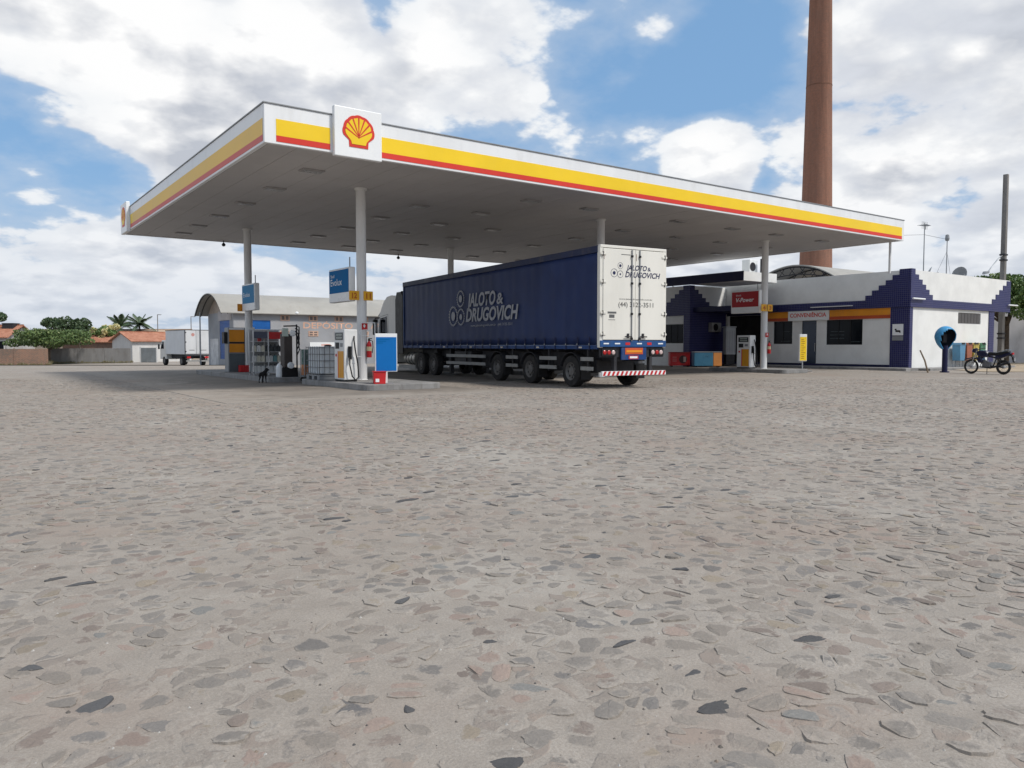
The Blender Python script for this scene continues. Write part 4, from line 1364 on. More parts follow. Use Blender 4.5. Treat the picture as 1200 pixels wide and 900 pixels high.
# tall dark dispenser with white gauges
cp = thing('lubricant_unit', 'tall dark dispensing unit with white gauges beside the display case', 'dispenser', (9.86, 28.0, ISZ))
MB().box(.05, .36, 0, .45, .35, 1.60).build('body', mat('brown_black', (.06, .048, .043), .55, .2, 2), cp, bevel=.02)
MB().box(-.05, .55, -.05, .5, 0, .35).build('base', M_BLACK, cp, bevel=.03)
MB().box(-.02, .2, -.03, -.001, 1.5, 1.8).build('pale_box', mat('pale_green_box', (.45, .52, .46), .5), cp)
for (x, z, r) in ((.36, 1.62, .12), (.28, .42, .13)):
    MB().lathe([(0, -.06), (r * .8, -.055), (r, -.03), (r, -.001)], (x, 0, z), 16, 'y').build('gauge', M_WHITE2, cp)
pp = MB()
for k in range(4):
    pp.tube([(.5, .1, 1.9 - .1 * k), (.62, .05 * k, 1.85 - .12 * k), (.66, .1, 1.6 - .2 * k), (.6, .2, 1.4 - .2 * k)], .022, 6)
pp.cyl((.56, .1, .3), (.56, .1, 1.95), .03, n=8); pp.cyl((.1, .2, 1.88), (.6, .12, 1.9), .025, n=8)
pp.build('pipework', M_DSTEEL, cp)
MB().lathe([(0, 0), (.11, 0), (.12, .05), (.12, .38), (.07, .45), (.04, .5)], (-.12, .1, 0.0), 12).build('white_jug', M_WHITE2, cp)
gt = thing('glass_bin', 'tall clear bin with orange contents on a wheeled base beside the caged tank', 'bin', (10.35, 27.2, .03))
MB().box(0, .42, 0, .42, .18, .24).build('tray', M_GREYM, gt)
fr = MB()
for x in (.02, .40):
    for y in (.02, .40):
        fr.box(x - .012, x + .012, y - .012, y + .012, .24, 1.2)
fr.build('frame', M_ALU, gt)
MB().box(.04, .38, .04, .38, .245, .62).build('orange_contents', mat('dull_orange', (.45, .20, .10), .7, .3, 6), gt)
MB().box(.04, .38, .04, .38, .622, 1.18).build('green_sheet', mat('dull_green_glass', (.12, .18, .16), .25, .3, 5), gt)
for x in (.06, .36):
    for y in (.06, .36):
        MB().cyl((x, y - .02, .08), (x, y + .02, .08), .075, n=10).build('castor', M_RUBBER, gt)

# steel caged tank
ib = thing('caged_tank', 'white plastic liquid tank in a steel cage on a pallet', 'tank', (9.95, 24.75, .2))
M_IBC = mat('translucent_plastic', (.54, .57, .59), .35, .12, 1.5)
MB().box(.05, 1.05, .05, 1.15, .17, 1.12).build('tank_body', M_IBC, ib, bevel=.06)
MB().lathe([(.12, 0), (.12, .05), (.0, .06)], (.55, .6, 1.12), 14).build('cap', M_BLACK, ib)
pal = MB()
for y in (.02, .5, .98):
    pal.box(0, 1.1, y, y + .2, 0, .12)
pal.box(0, 1.1, 0, 1.2, .121, .16)
pal.build('pallet', M_GREYM, ib)
cg = MB()
for z in (.2, .42, .64, .86, 1.08):
    for s in (0.0, 1.1):
        cg.cyl((s, 0, z), (s, 1.2, z), .011, n=5)
    for s in (0.0, 1.2):
        cg.cyl((0, s, z), (1.1, s, z), .011, n=5)
for k in range(7):
    y = 1.2 * k / 6; x = 1.1 * k / 6
    for s in (0.0, 1.1):
        cg.cyl((s, y, .16), (s, y, 1.12), .011, n=5)
    for s in (0.0, 1.2):
        cg.cyl((x, s, .16), (x, s, 1.12), .011, n=5)
cg.build('cage', mat('cage_steel', (.16, .165, .17), .5, .1, 3, metal=.4), ib)
MB().tube([(1.0, .2, 1.14), (1.08, -.05, 1.05), (1.02, -.1, .6), (.93, -.08, .2), (.98, -.02, .03)], .028, 7).build('hose', M_HOSE, ib)

# ============================================================ THE LORRY
TR = R(-6.4)
lorry = thing('articulated_lorry', 'long articulated lorry with navy curtain side trailer and white rear doors', 'lorry', (16.07, 17.63, 0.008), TR)
def curtain_material():
    m = bpy.data.materials.new('navy_curtain'); m.use_nodes = True
    t = NT(m.node_tree); b = m.node_tree.nodes['Principled BSDF']
    tc = t.n('ShaderNodeTexCoord')
    n = t.n('ShaderNodeTexNoise', i_Scale=0.7, i_Detail=6.0); t.l(tc.outputs['Object'], n.inputs['Vector'])
    n2 = t.n('ShaderNodeTexNoise', i_Scale=2.5, i_Detail=8.0, i_Roughness=.7); t.l(tc.outputs['Object'], n2.inputs['Vector'])
    c = t.mix(t.ramp(n.outputs['Fac'], .3, .7), (0.012, 0.025, 0.090), (0.018, 0.036, 0.122))
    sp = t.n('ShaderNodeSeparateXYZ'); t.l(tc.outputs['Object'], sp.inputs[0])
    low = t.math('MULTIPLY', t.ramp(sp.outputs[2], 1.3, 2.0, 0.5, 0.1), t.ramp(n2.outputs['Fac'], .42, .7))
    c = t.mix(low, c, (.03, .036, .06))
    t.l(c, b.inputs['Base Color']); b.inputs['Roughness'].default_value = .5; b.inputs['Specular IOR Level'].default_value = .22
    return m
M_CURT = curtain_material()
M_CREAM = mat('cream_white_paint', (.71, .69, .63), .45, .05, .8, dirt=.18, dirtcol=(.46, .42, .35), streak=True)
TW, TL = 2.6, 16.2
HB, HT = 1.36, 4.30
# curtain with soft vertical pleats, one each side
def curtain(xs, sgn):
    mb = MB()
    ny, nz = 260, 12
    vs = []
    for j in range(nz + 1):
        z = HB + (HT - HB) * j / nz
        for i in range(ny + 1):
            y = .12 + (TL - .2) * i / ny
            e = math.sin(math.pi * j / nz)
            tight = 0.35 + 0.65 * abs(2 * j / nz - 1)
            dx = .0045 * math.sin(y * 2 * math.pi / .62 + .9 * math.sin(y * .8)) * tight + .010 * mnoise.noise((y * .6, z * .45, 2)) * e + .004 * mnoise.noise((y * 4, z * 1.2, 5)) - .018 * e
            vs.append((xs + sgn * dx, y, z))
    fs = [(j * (ny + 1) + i, j * (ny + 1) + i + 1, (j + 1) * (ny + 1) + i + 1, (j + 1) * (ny + 1) + i) for j in range(nz) for i in range(ny)]
    mb.add(vs, fs)
    o = mb.build('curtain', M_CURT, lorry)
    o.data.polygons.foreach_set('use_smooth', [True] * len(o.data.polygons))
    sd = o.modifiers.new('solid', 'SOLIDIFY'); sd.thickness = .006; sd.offset = 0
    return o
cl = curtain(0.02, -1)
cr = curtain(TW - .02, 1)
M_PRINT = mat('grey_white_print', (.36, .37, .40), .5, .1, 2)
UD = (0, -1, 0); UP = (0, 0, 1)
lettering('JALOTO', M_PRINT, cl, (-.016, 9.12, 2.93), UD, UP, .52, 2.42, shear=.22, weight=.03)
lettering('&', M_PRINT, cl, (-.016, 6.6, 2.93), UD, UP, .42, .5, shear=.1, weight=.02)
lettering('DRUGOVICH', M_PRINT, cl, (-.016, 9.25, 2.33), UD, UP, .52, 4.3, shear=.22, weight=.03)
lettering('www.jalotodrugovich.com.br   (44) 3122-3511', M_PRINT, cl, (-.016, 8.8, 2.10), UD, UP, .10, 3.4)
def cog(parent, cy, cz, r, plane, off, m, teeth, hub, dashed=True, nm='emblem_ring'):
    def P(a, rr):
        if plane == 'x':
            return (cy - rr * math.cos(a), cz + rr * math.sin(a))
        return (cy + rr * math.cos(a), cz + rr * math.sin(a))
    mb = MB()
    n = 40
    def q4(a0, a1, r0, r1):
        mb.prism([P(a0, r0), P(a1, r0), P(a1, r1), P(a0, r1)], off - .004, off, plane)
    for k in range(n):
        a0, a1 = 2 * math.pi * k / n, 2 * math.pi * (k + 1) / n
        q4(a0, a1, r * .88, r * .96)
        if dashed and k % 2 == 0:
            q4(a0, a1, r * .965, r * 1.08)
    mb.build(nm, m, parent)
    mb = MB(); mb.prism([P(2 * math.pi * k / 20, hub) for k in range(20)], off - .004, off, plane)
    mb.build('emblem_hub', m, parent)
cog(cl, 9.77, 3.28, .33, 'x', -.012, M_PRINT, 14, .15)
cog(cl, 10.48, 2.58, .40, 'x', -.012, M_PRINT, 14, .19)
cog(cl, 9.74, 2.53, .33, 'x', -.012, M_PRINT, 14, .12)
M_TRBLUE = mat('trailer_blue', (.010, .045, .16), .5, .15, 2, dirt=.3)
# roof, rails, frame posts
rf = MB().box(.0, TW, .1, TL, HT + .02, HT + .11).build('roof', mat('roof_navy', (.018, .022, .05), .5, .2, 1), lorry, bevel=.02)
MB().box(-.025, .03, .1, TL + .02, HT - .1, HT + .10).build('roof_rail', mat('rail_navy', (.02, .028, .07), .5, .2, 1, dirt=.3), lorry)
MB().box(TW - .03, TW + .025, .1, TL + .02, HT - .1, HT + .10).build('roof_rail', MATS['rail_navy'], lorry)
MB().box(.05, TW - .05, TL - .06, TL, HB, HT).build('front_bulkhead', M_NAVYP, lorry)
for x in (0, TW - .1):
    MB().box(x - .01, x + .11, -.02, .12, HB - .08, HT + .08).build('rear_post', M_CREAM, lorry, bevel=.01)
for x in (-.01, TW - .05):
    MB().box(x, x + .06, TL - .08, TL + .02, HB, HT).build('front_post', M_TRBLUE, lorry)
ch = MB()
ch.box(-.012, .10, .1, TL, HB - .13, HB - .005); ch.box(TW - .10, TW + .012, .1, TL, HB - .13, HB - .005)
ch.build('side_rail', M_TRBLUE, lorry)
MB().box(.05, TW - .05, .1, TL, HB - .06, HB - .01).build('floor_deck', M_WOOD, lorry)
fr = MB(); fr.box(.75, .95, .1, 15.6, .85, HB - .065); fr.box(TW - .95, TW - .75, .1, 15.6, .85, HB - .065)
for y in range(0, 15, 2):
    fr.box(.12, TW - .12, y + .5, y + .6, HB - .2, HB - .065)
fr.build('chassis_beam', M_DSTEEL, lorry)
# straps and buckles along the curtain foot
for k in range(24):
    y = .5 + k * .66
    st = MB().box(-.03, -.022, y - .022, y + .022, HB - .16, HB + .26).build('strap', M_NAVYP, cl)
    MB().box(-.05, -.031, y - .025, y + .025, HB - .01, HB + .05).build('buckle', M_GREYM, cl, bevel=.006)
for k in range(6):
    y = 1.0 + k * 2.6
    MB().box(-.03, -.013, y - .08, y + .08, HB - .10, HB - .05).build('reflector', mat('side_reflector', (.55, .5, .42), .3), lorry)
# rear doors
for x0, x1 in ((.10, 1.335), (1.345, TW - .10)):
    d_ = MB().box(x0, x1, -.045, .0, 1.52, HT + .02).build('rear_door', M_CREAM, lorry, bevel=.012)
    for z in (1.7, 2.35, 3.3, 4.15):
        xa = x0 - .1 if x0 < 1 else x1 - .1
        MB().box(xa, xa + .2, -.066, -.046, z - .03, z + .03).build('hinge', M_CREAM, d_)
        MB().cyl((x0 - .02 if x0 < 1 else x1 + .02, -.06, z - .07), (x0 - .02 if x0 < 1 else x1 + .02, -.06, z + .07), .018, n=8).build('hinge_pin', M_DSTEEL, d_)
    xr = 1.19 if x0 < 1 else 1.50
    MB().cyl((xr, -.07, 1.48), (xr, -.07, HT + .03), .017, n=8).build('lock_rod', M_GREYM, d_)
    for z in (1.56, 2.33, 3.28, 4.12):
        MB().box(xr - .035, xr + .035, -.095, -.046, z - .035, z + .035).build('rod_clamp', M_BLACK, d_, bevel=.008)
    hx = xr - .28 if x0 < 1 else xr
    hd = MB().box(hx, hx + .28, -.10, -.08, 1.60, 1.635); hd.box(xr - .03 + (-.14 if x0 < 1 else .14), xr + .03 + (-.14 if x0 < 1 else .14), -.09, -.046, 1.58, 1.72)
    hd.build('lock_handle', M_DSTEEL, d_)
    MB().box(x0 + .02, x0 + .035, -.05, -.046, 3.98, 4.2).build('rust_streak', mat('rust', (.16, .08, .05), .9, .3, 8), d_)
MB().box(.0, TW, -.03, .1, HT + .04, HT + .125).build('rear_header', M_CREAM, lorry, bevel=.01)
rdoor = [c for c in lorry.children if c.name.startswith('rear_door')]
M_INK = mat('navy_ink', (.02, .024, .075), .5, .1, 2)
ux, uz = (1, 0, 0), (0, 0, 1)
lettering('JALOTO', M_INK, rdoor[0], (.97, -.0465, 3.69), ux, uz, .16, .82, shear=.25, weight=.02)
lettering('&', M_INK, rdoor[0], (1.82, -.0465, 3.69), ux, uz, .12, .13, weight=.01)
lettering('DRUGOVICH', M_INK, rdoor[0], (.93, -.0465, 3.47), ux, uz, .17, 1.4, shear=.25, weight=.02)
lettering('(44) 3122-3511', mat('black_ink', (.03, .03, .03), .5), rdoor[0], (.68, -.0465, 2.55), ux, uz, .15, 1.38)
lettering('www.jalotodrugovich.com.br', MATS['black_ink'], rdoor[0], (.70, -.0465, 2.77), ux, uz, .045, 1.32)
cog(rdoor[0], .745, 3.81, .105, 'y', -.0455, M_INK, 12, .045, False)
cog(rdoor[0], .51, 3.58, .135, 'y', -.0455, M_INK, 12, .055, False)
cog(rdoor[0], .745, 3.55, .115, 'y', -.0455, M_INK, 12, .03, False)
ct = MB(); ct.box(.27, .60, -.0495, -.0462, 2.33, 2.39); ct.box(.33, .53, -.0495, -.0462, 2.20, 2.30); ct.box(.30, .56, -.0495, -.0462, 2.13, 2.145)
ct.build('load_notice', mat('grey_ink', (.12, .12, .12), .6), rdoor[0])
MB().box(.78, 1.14, -.0495, -.0462, 4.15, 4.17).build('small_print', MATS['grey_ink'], rdoor[0])
# rear beam, lamps, plates, striped bumper
bm_ = MB().box(.0, TW, -.05, .1, 1.30, 1.50).build('rear_beam', mat('beam_blue', (.018, .075, .215), .5, .15, 3, dirt=.4, dirtcol=(.07, .08, .10)), lorry, bevel=.01)
for k in range(6):
    x = .12 + k * .43
    if k in (2, 4):
        MB().box(x - .02, x + .16, -.056, -.051, 1.36, 1.44).build('red_reflector', M_REDP, bm_)
    else:
        MB().box(x, x + .2, -.056, -.051, 1.385, 1.425).build('white_reflector', M_WHITE2, bm_)
MB().box(.05, TW - .05, .02, .1, .98, 1.298).build('rear_apron', M_DSTEEL, lorry)
for s in (0, 1):
    x0 = .08 if s == 0 else TW - .62
    hb = MB().box(x0, x0 + .54, -.03, .05, 1.02, 1.24).build('tail_light', M_BLACK, lorry, bevel=.01)
    for k, mm in enumerate(('tail_red', 'tail_red', 'tail_clear') if s == 0 else ('tail_clear', 'tail_red', 'tail_clear')):
        m_ = mat('tail_red', (.40, .02, .02), .25, .1, 4) if mm == 'tail_red' else mat('tail_clear', (.55, .42, .40), .2, .1, 4)
        MB().lathe([(0, -.05), (.05, -.048), (.07, -.035), (.07, -.0305)], (x0 + .1 + .165 * k, 0, 1.13), 14, 'y').build('lens', m_, hb)
po = MB().box(.80, 1.78, -.06, -.001, .90, 1.28); po = po.build('plate_carrier', M_TRBLUE, lorry)
MB().box(.94, 1.64, -.07, -.061, 1.07, 1.27).build('warning_plate', mat('orange_red_plate', (.52, .09, .03), .4), po)
MB().box(.98, 1.60, -.076, -.071, 1.13, 1.2).build('plate_strip', M_ORANGE, po)
MB().box(1.08, 1.46, -.07, -.061, .92, 1.03).build('number_plate', mat('plate_red', (.40, .03, .03), .4), po)
MB().box(1.12, 1.42, -.0745, -.071, .945, 1.005).build('plate_characters', M_WHITE2, po)
for x in (.55, TW - .65):
    MB().box(x, x + .1, -.02, .12, .55, 1.0).build('bumper_bracket', M_DSTEEL, lorry)
bmp = MB().box(.04, TW - .04, -.10, -.02, .41, .55).build('striped_bumper', M_WHITE2, lorry, bevel=.01)
for k in range(15):
    x = .06 + k * .168
    MB().prism([(x, .415), (x + .084, .415), (x + .145, .545), (x + .061, .545)], -.104, -.1005, 'y').build('red_stripe', M_REDP, bmp)

def wheel_proto(width, rad=.51):
    p = bpy.data.objects.new('wheel', None)
    w = width / 2
    ty = MB().lathe([(rad * .58, -w), (rad * .8, -w * 1.02), (rad * .95, -w * .95), (rad, -w * .75), (rad, w * .75), (rad * .95, w * .95), (rad * .8, w * 1.02), (rad * .58, w)], n=32, axis='x', caps=False)
    o = ty.build('tyre', M_RUBBER, p, smooth_=True)
    tr = MB()
    for k in range(3):
        y = -w * .5 + k * w * .5
        tr.lathe([(rad - .004, y - .012), (rad + .004, y - .01), (rad + .004, y + .01), (rad - .004, y + .012)], n=32, axis='x')
    rm = MB().lathe([(rad * .60, -w * .98), (rad * .56, -w * .9), (rad * .50, -w * .55), (rad * .30, -w * .5), (rad * .28, -w * .75), (rad * .12, -w * .8), (0.005, -w * .8)], n=24, axis='x', caps=False)
    r_ = rm.build('rim', mat('rim_grey', (.13, .125, .12), .55, .2, 3, dirt=.5), p, smooth_=True)
    nb_ = MB()
    for k in range(8):
        a = 2 * math.pi * k / 8
        nb_.cyl((-w * .62, rad * .40 * math.cos(a), rad * .40 * math.sin(a)), (-w * .52, rad * .40 * math.cos(a), rad * .40 * math.sin(a)), .035, n=6)
    nb_.build('rim_holes', M_BLACK, p)
    return p
wp = wheel_proto(.32)
COL.objects.link(wp)
first = True
def place_wheel(x, y, flip):
    global first
    o = wp if first else dup(wp)
    first = False
    o.parent = lorry
    o.location = (x, y, .51)
    o.rotation_euler = (random.random() * 3, 0, math.pi if flip else 0)
for y in (1.65, 4.26, 6.68, 12.75, 14.2, 18.97):
    place_wheel(.20, y, False)
    place_wheel(TW - .20, y, True)
    MB().cyl((.3, y, .51), (TW - .3, y, .51), .07, n=10).build('axle', M_DSTEEL, lorry)
for y in (1.65, 4.26, 6.68):
    for x in (.02, TW - .38):
        mg = []
        for k in range(9):
            a = R(15 + k * 18.75)
            mg.append((y + .62 * math.cos(a), .53 + .60 * math.sin(a)))
        MB().prism(mg + [(p[0] * 1.0, p[1] - .02) for p in mg[::-1]], x, x + .36, 'x').build('mudguard', M_DSTEEL, lorry)
        MB().box(x, x + .36, y - .66, y - .645, .25, .75).build('mud_flap', M_BLACK, lorry)
M_GUARD = mat('guard_white', (.27, .27, .26), .55, .12, 2, dirt=.4)
for (a, b) in ((7.6, 11.2), (5.05, 5.9), (2.45, 3.5), (.35, 1.0)):
    for z in (.62, .92):
        MB().box(-.01, .03, a, b, z - .06, z + .06).build('side_guard', M_GUARD, lorry)
    MB().box(.035, .08, (a + b) / 2 - .03, (a + b) / 2 + .03, .5, 1.22).build('guard_post', M_DSTEEL, lorry)
for y in (1.65, 4.26, 6.68):
    MB().box(.55, TW - .55, y - .75, y + .75, .48, .9).build('axle_light_block', M_DSTEEL, lorry, bevel=.02)  # dark blocks added at the axles to stop light passing under the trailer
for (a_, b_, z_) in ((2.6, 3.4, .5), (5.1, 5.8, .5), (7.6, 8.8, .45), (10.8, 11.4, .5), (11.75, 12.1, .55), (13.3, 13.7, .6)):
    MB().box(.5, TW - .5, a_, b_, z_, 1.15).build('underside_shade_box', M_DSTEEL, lorry, bevel=.03)  # dark boxes added between the beams to shade the trailer underside
for x_ in (.45, 1.6):
    MB().lathe([(0, 0), (.14, .01), (.16, .05), (.16, .75), (.14, .79), (0, .8)], (x_ + .2, 8.1, .75), 14, 'y').build('added_shade_tank', M_DSTEEL, lorry, smooth_=True)  # tank shapes added with the boxes to close the bright gap underneath
MB().box(.1, .7, 9.0, 10.6, .55, 1.1).build('tool_box', M_DSTEEL, lorry, bevel=.02)
MB().box(.35, .5, 11.5, 11.65, .12, 1.2).build('landing_leg', M_DSTEEL, lorry)
MB().box(TW - .5, TW - .35, 11.5, 11.65, .12, 1.2).build('landing_leg', M_DSTEEL, lorry)
# tractor
tf = MB().box(.85, 1.0, 11.9, 19.2, .75, 1.0); tf.box(1.6, 1.75, 11.9, 19.2, .75, 1.0)
tf.build('tractor_frame', M_DSTEEL, lorry)
MB().lathe([(.0, -.02), (.28, 0), (.30, .03), (.30, 1.3), (.28, 1.33), (0, 1.35)], (.42, 15.2, .72), 20, 'y').build('fuel_tank', mat('tank_alloy', (.42, .40, .36), .4, .12, 3, metal=.6, dirt=.3), lorry, smooth_=True)
for y in (15.5, 15.85, 16.2):
    MB().lathe([(.301, -.03), (.312, -.028), (.312, .028), (.301, .03)], (.42, y, .72), 20, 'y').build('tank_band', M_DSTEEL, lorry)
MB().box(.05, .25, 14.85, 17.0, .25, .42).build('side_step', M_GUARD, lorry)
M_CAB = mat('cab_silver_white', (.66, .645, .60), .35, .05, 1.5, coat=.3, dirt=.12, dirtcol=(.35, .33, .30))
prof = [(17.1, .95), (17.1, 3.55), (17.25, 3.75), (17.9, 3.9), (18.35, 3.86), (18.75, 3.62), (19.1, 3.18), (19.32, 2.9), (19.5, 1.9), (19.52, .5), (19.15, .45), (19.05, .85), (18.6, 1.08), (18.15, .85), (18.05, .5), (17.6, .5), (17.5, .95)]
prof = [(17.1 + (a_ - 17.1) * 1.25, b_) for a_, b_ in prof]
cabo = MB().prism(prof, .05, TW - .05, 'x').build('cab', M_CAB, lorry, bevel=.05)
MB().prism([(19.662, 2.75), (18.663, 2.85), (18.575, 1.95), (19.913, 1.78)], .035, .0505, 'x').build('side_window', M_GLASS, cabo)
MB().prism([(19.925, 2.78), (19.862, 2.86), (20.087, 1.92), (20.138, 1.9)], .2, TW - .2, 'x').build('windscreen', M_GLASS, cabo)
dl = MB()
for (a, b) in (((18.475, .75), (18.475, 2.95)), ((18.475, 2.95), (19.725, 2.85))):
    dl.cyl((.048, a[0], a[1]), (.048, b[0], b[1]), .008, n=5)
dl.build('door_seam', M_BLACK, cabo)
MB().box(.03, .049, 18.538, 18.725, 1.5, 1.56).build('door_handle', M_BLACK, cabo)
MB().prism([(18.663, 3.87), (19.412, 3.50), (19.538, 3.62), (18.850, 3.93)], .3, TW - .3, 'x').build('roof_visor', M_BLACK, cabo, bevel=.02)
MB().prism([(19.825, 2.98), (20.163, 2.85), (20.200, 2.95), (19.788, 3.16)], .15, TW - .15, 'x').build('sun_visor', M_BLACK, cabo)
for s in (0, 1):
    x = -.30 if s == 0 else TW + .04
    mr = MB().box(x, x + .24, 19.662, 19.887, 1.9, 2.72).build('mirror', M_BLACK, cabo, bevel=.05)
    MB().box(x + .02, x + .22, 19.652, 19.661, 2.05, 2.57).build('mirror_glass', mat('mirror', (.5, .52, .55), .08, .02, 1, metal=.9), mr)
    aa = MB(); xx = .06 if s == 0 else TW - .06
    aa.tube([(xx, 19.725, 2.8), (x + .12, 19.775, 2.78), (x + .12, 19.775, 2.6)], .03, 6); aa.tube([(xx, 19.725, 1.8), (x + .12, 19.775, 1.85), (x + .12, 19.775, 2.0)], .03, 6)
    aa.build('mirror_arm', M_BLACK, mr)
MB().prism([(16.26, .95), (17.25, .95), (17.25, 3.6), (17.05, 3.98), (16.5, 3.98), (16.26, 3.75)], -.02, .045, 'x').build('side_fairing', M_BLACK, lorry)
MB().prism([(16.26, .95), (17.25, .95), (17.25, 3.6), (17.05, 3.98), (16.5, 3.98), (16.26, 3.75)], TW - .045, TW + .02, 'x').build('side_fairing', M_BLACK, lorry)
MB().prism([(17.05, 3.6), (17.05, 3.9), (17.9, 4.0), (18.0, 3.85)], .35, TW - .35, 'x').build('roof_deflector', M_CAB, lorry, bevel=.03)
MB().cyl((.25, 17.0, 1.0), (.25, 17.0, 4.05), .06, n=10).build('intake_pipe', M_BLACK, lorry)
MB().box(.3, TW - .3, 20.1, 20.22, .35, .85).build('front_bumper', M_CAB, lorry, bevel=.04)

# ============================================================ IN FRONT OF THE SHOP
ty = thing('yellow_totem', 'yellow price board with white edge on a short post before the shop door', 'sign', (35.14, 23.26, .03), R(-22))
MB().box(-.22, .22, -.06, .06, .52, 1.9).build('case', M_WHITE2, ty, bevel=.03)
MB().box(-.19, .19, -.066, -.061, .56, 1.76).build('yellow_face', M_YEL, ty)
pr = MB()
q = random.Random(9)
for k in range(11):
    pr.box(-.12, .02 + .1 * q.random(), -.070, -.0665, .66 + k * .095, .69 + k * .095)
pr.build('print_lines', mat('brown_print', (.35, .17, .02), .5), ty)
MB().cyl((0, 0, .02), (0, 0, .52), .035, n=10).build('post', M_STEEL, ty)
MB().box(-.45, .45, -.2, .2, 0, .05).build('base', M_KERB, ty, bevel=.01)

rcz = thing('red_chest_cooler', 'red chest cooler with dark round picture by the shop wing', 'cooler', (37.0, 33.1, .03), R(-36))
MB().box(-.62, .62, 0, .62, .06, .86).build('body', M_REDP, rcz, bevel=.03)
MB().box(-.64, .64, -.02, .64, .861, .92).build('lid', mat('dull_red_lid', (.30, .03, .03), .4), rcz, bevel=.015)
MB().cyl((.18, -.012, .46), (.18, -.001, .46), .25, n=24).build('round_picture', mat('dark_brown_print', (.05, .02, .02), .4), rcz)
st = MB()
for k in range(3):
    st.box(-.48, -.22, -.008, -.001, .34 + k * .12, .37 + k * .12)
st.build('print_lines', mat('pale_red', (.55, .3, .28), .5), rcz)
MB().box(.2, .36, -.016, -.0125, .3, .62).build('bottle_picture', mat('pink_grey', (.40, .30, .28), .5), rcz)
for x in (-.5, .5):
    MB().box(x - .05, x + .05, .05, .55, 0, .06).build('foot', M_BLACK, rcz)
bcz = thing('blue_chest_freezer', 'blue ice cream chest freezer with orange end panel in the porch', 'freezer', (37.6, 31.4, .03), R(-36))
MB().box(-.85, .32, 0, .7, .06, .9).build('body', mat('freezer_blue', (.05, .17, .27), .4, .08, 2), bcz, bevel=.03)
MB().box(.323, .85, 0, .7, .06, .9).build('orange_end', mat('freezer_orange', (.62, .25, .07), .4, .08, 2), bcz, bevel=.03)
MB().box(-.86, .86, -.01, .71, .901, .95).build('lid', M_GREYM, bcz, bevel=.01)
sw = MB().tube([(-.1 + .14 * math.cos(t * .35), -.004, .62 + .11 * math.sin(t * .35)) for t in range(12)], .012, 4)
sw.build('swirl', mat('freezer_swirl', (.10, .26, .38), .4), bcz)
for x in (-.7, .7):
    MB().box(x - .05, x + .05, .05, .65, 0, .06).build('foot', M_BLACK, bcz)
wt = thing('ice_cabinet', 'upright pale ribbed cabinet standing on a dark stand in the porch', 'cabinet', (40.4, 31.9, .15), R(-30))
MB().box(-.33, .33, 0, .55, .62, 2.35).build('body', mat('pale_grey_cab', (.34, .36, .38), .4, .1, 1.5), wt, bevel=.05)
for k in range(4):
    x = -.24 + k * .16
    MB().box(x - .012, x + .012, -.02, -.001, .75, 2.15).build('rib', mat('rib_grey', (.24, .25, .27), .5), wt)
MB().box(-.36, .36, -.03, .58, 2.351, 2.43).build('lid', MATS['pale_grey_cab'], wt, bevel=.02)
MB().box(-.28, .28, .05, .5, 0, .62).build('stand', M_DSTEEL, wt)
ac = thing('wall_air_conditioner', 'pale grey air conditioner mounted on the tiled wing wall in the porch', 'air conditioner', (40.6, 33.2, 2.25))
MB().box(-.45, .45, 0, .33, 0, .6).build('casing', mat('ac_grey', (.30, .30, .30), .5, .1, 2), ac, bevel=.02)
MB().cyl((-.12, -.02, .3), (-.12, -.001, .3), .23, n=20).build('fan_grille', M_BLACK, ac)
for x in (-.3, .3):
    MB().box(x - .02, x + .02, .0, .375, -.04, -.001).build('bracket', M_DSTEEL, ac)
a2 = thing('roof_air_conditioner', 'white air conditioner unit on the porch roof behind the column', 'air conditioner', (41.0, 31.0, 5.8))
MB().box(-.4, .4, -.3, .3, .08, .95).build('casing', M_WHITE, a2, bevel=.03)
MB().cyl((-.10, -.33, .5), (-.10, -.301, .5), .27, n=20).build('fan_grille', M_DSTEEL, a2)
for x in (-.3, .3):
    MB().box(x - .05, x + .05, -.3, .3, 0, .079).build('rail', M_DSTEEL, a2)
mt_ = MB().box(-.12, .12, -.12, .12, 0, 1.0).build('roof_vent_box', M_DSTEEL, None, bevel=.02, loc=(41.45, 30.35, 5.8))
tag(mt_, 'dark upright vent box beside the roof air conditioner', 'vent')
tag(MB().tube([(39.9, 36.0, 5.2), (38.6, 36.9, 6.0), (37.6, 37.6, 6.65)], .03, 6).build('stay_rod', M_GREYM), 'grey stay rod running from wing roof up to the canopy', 'rod')

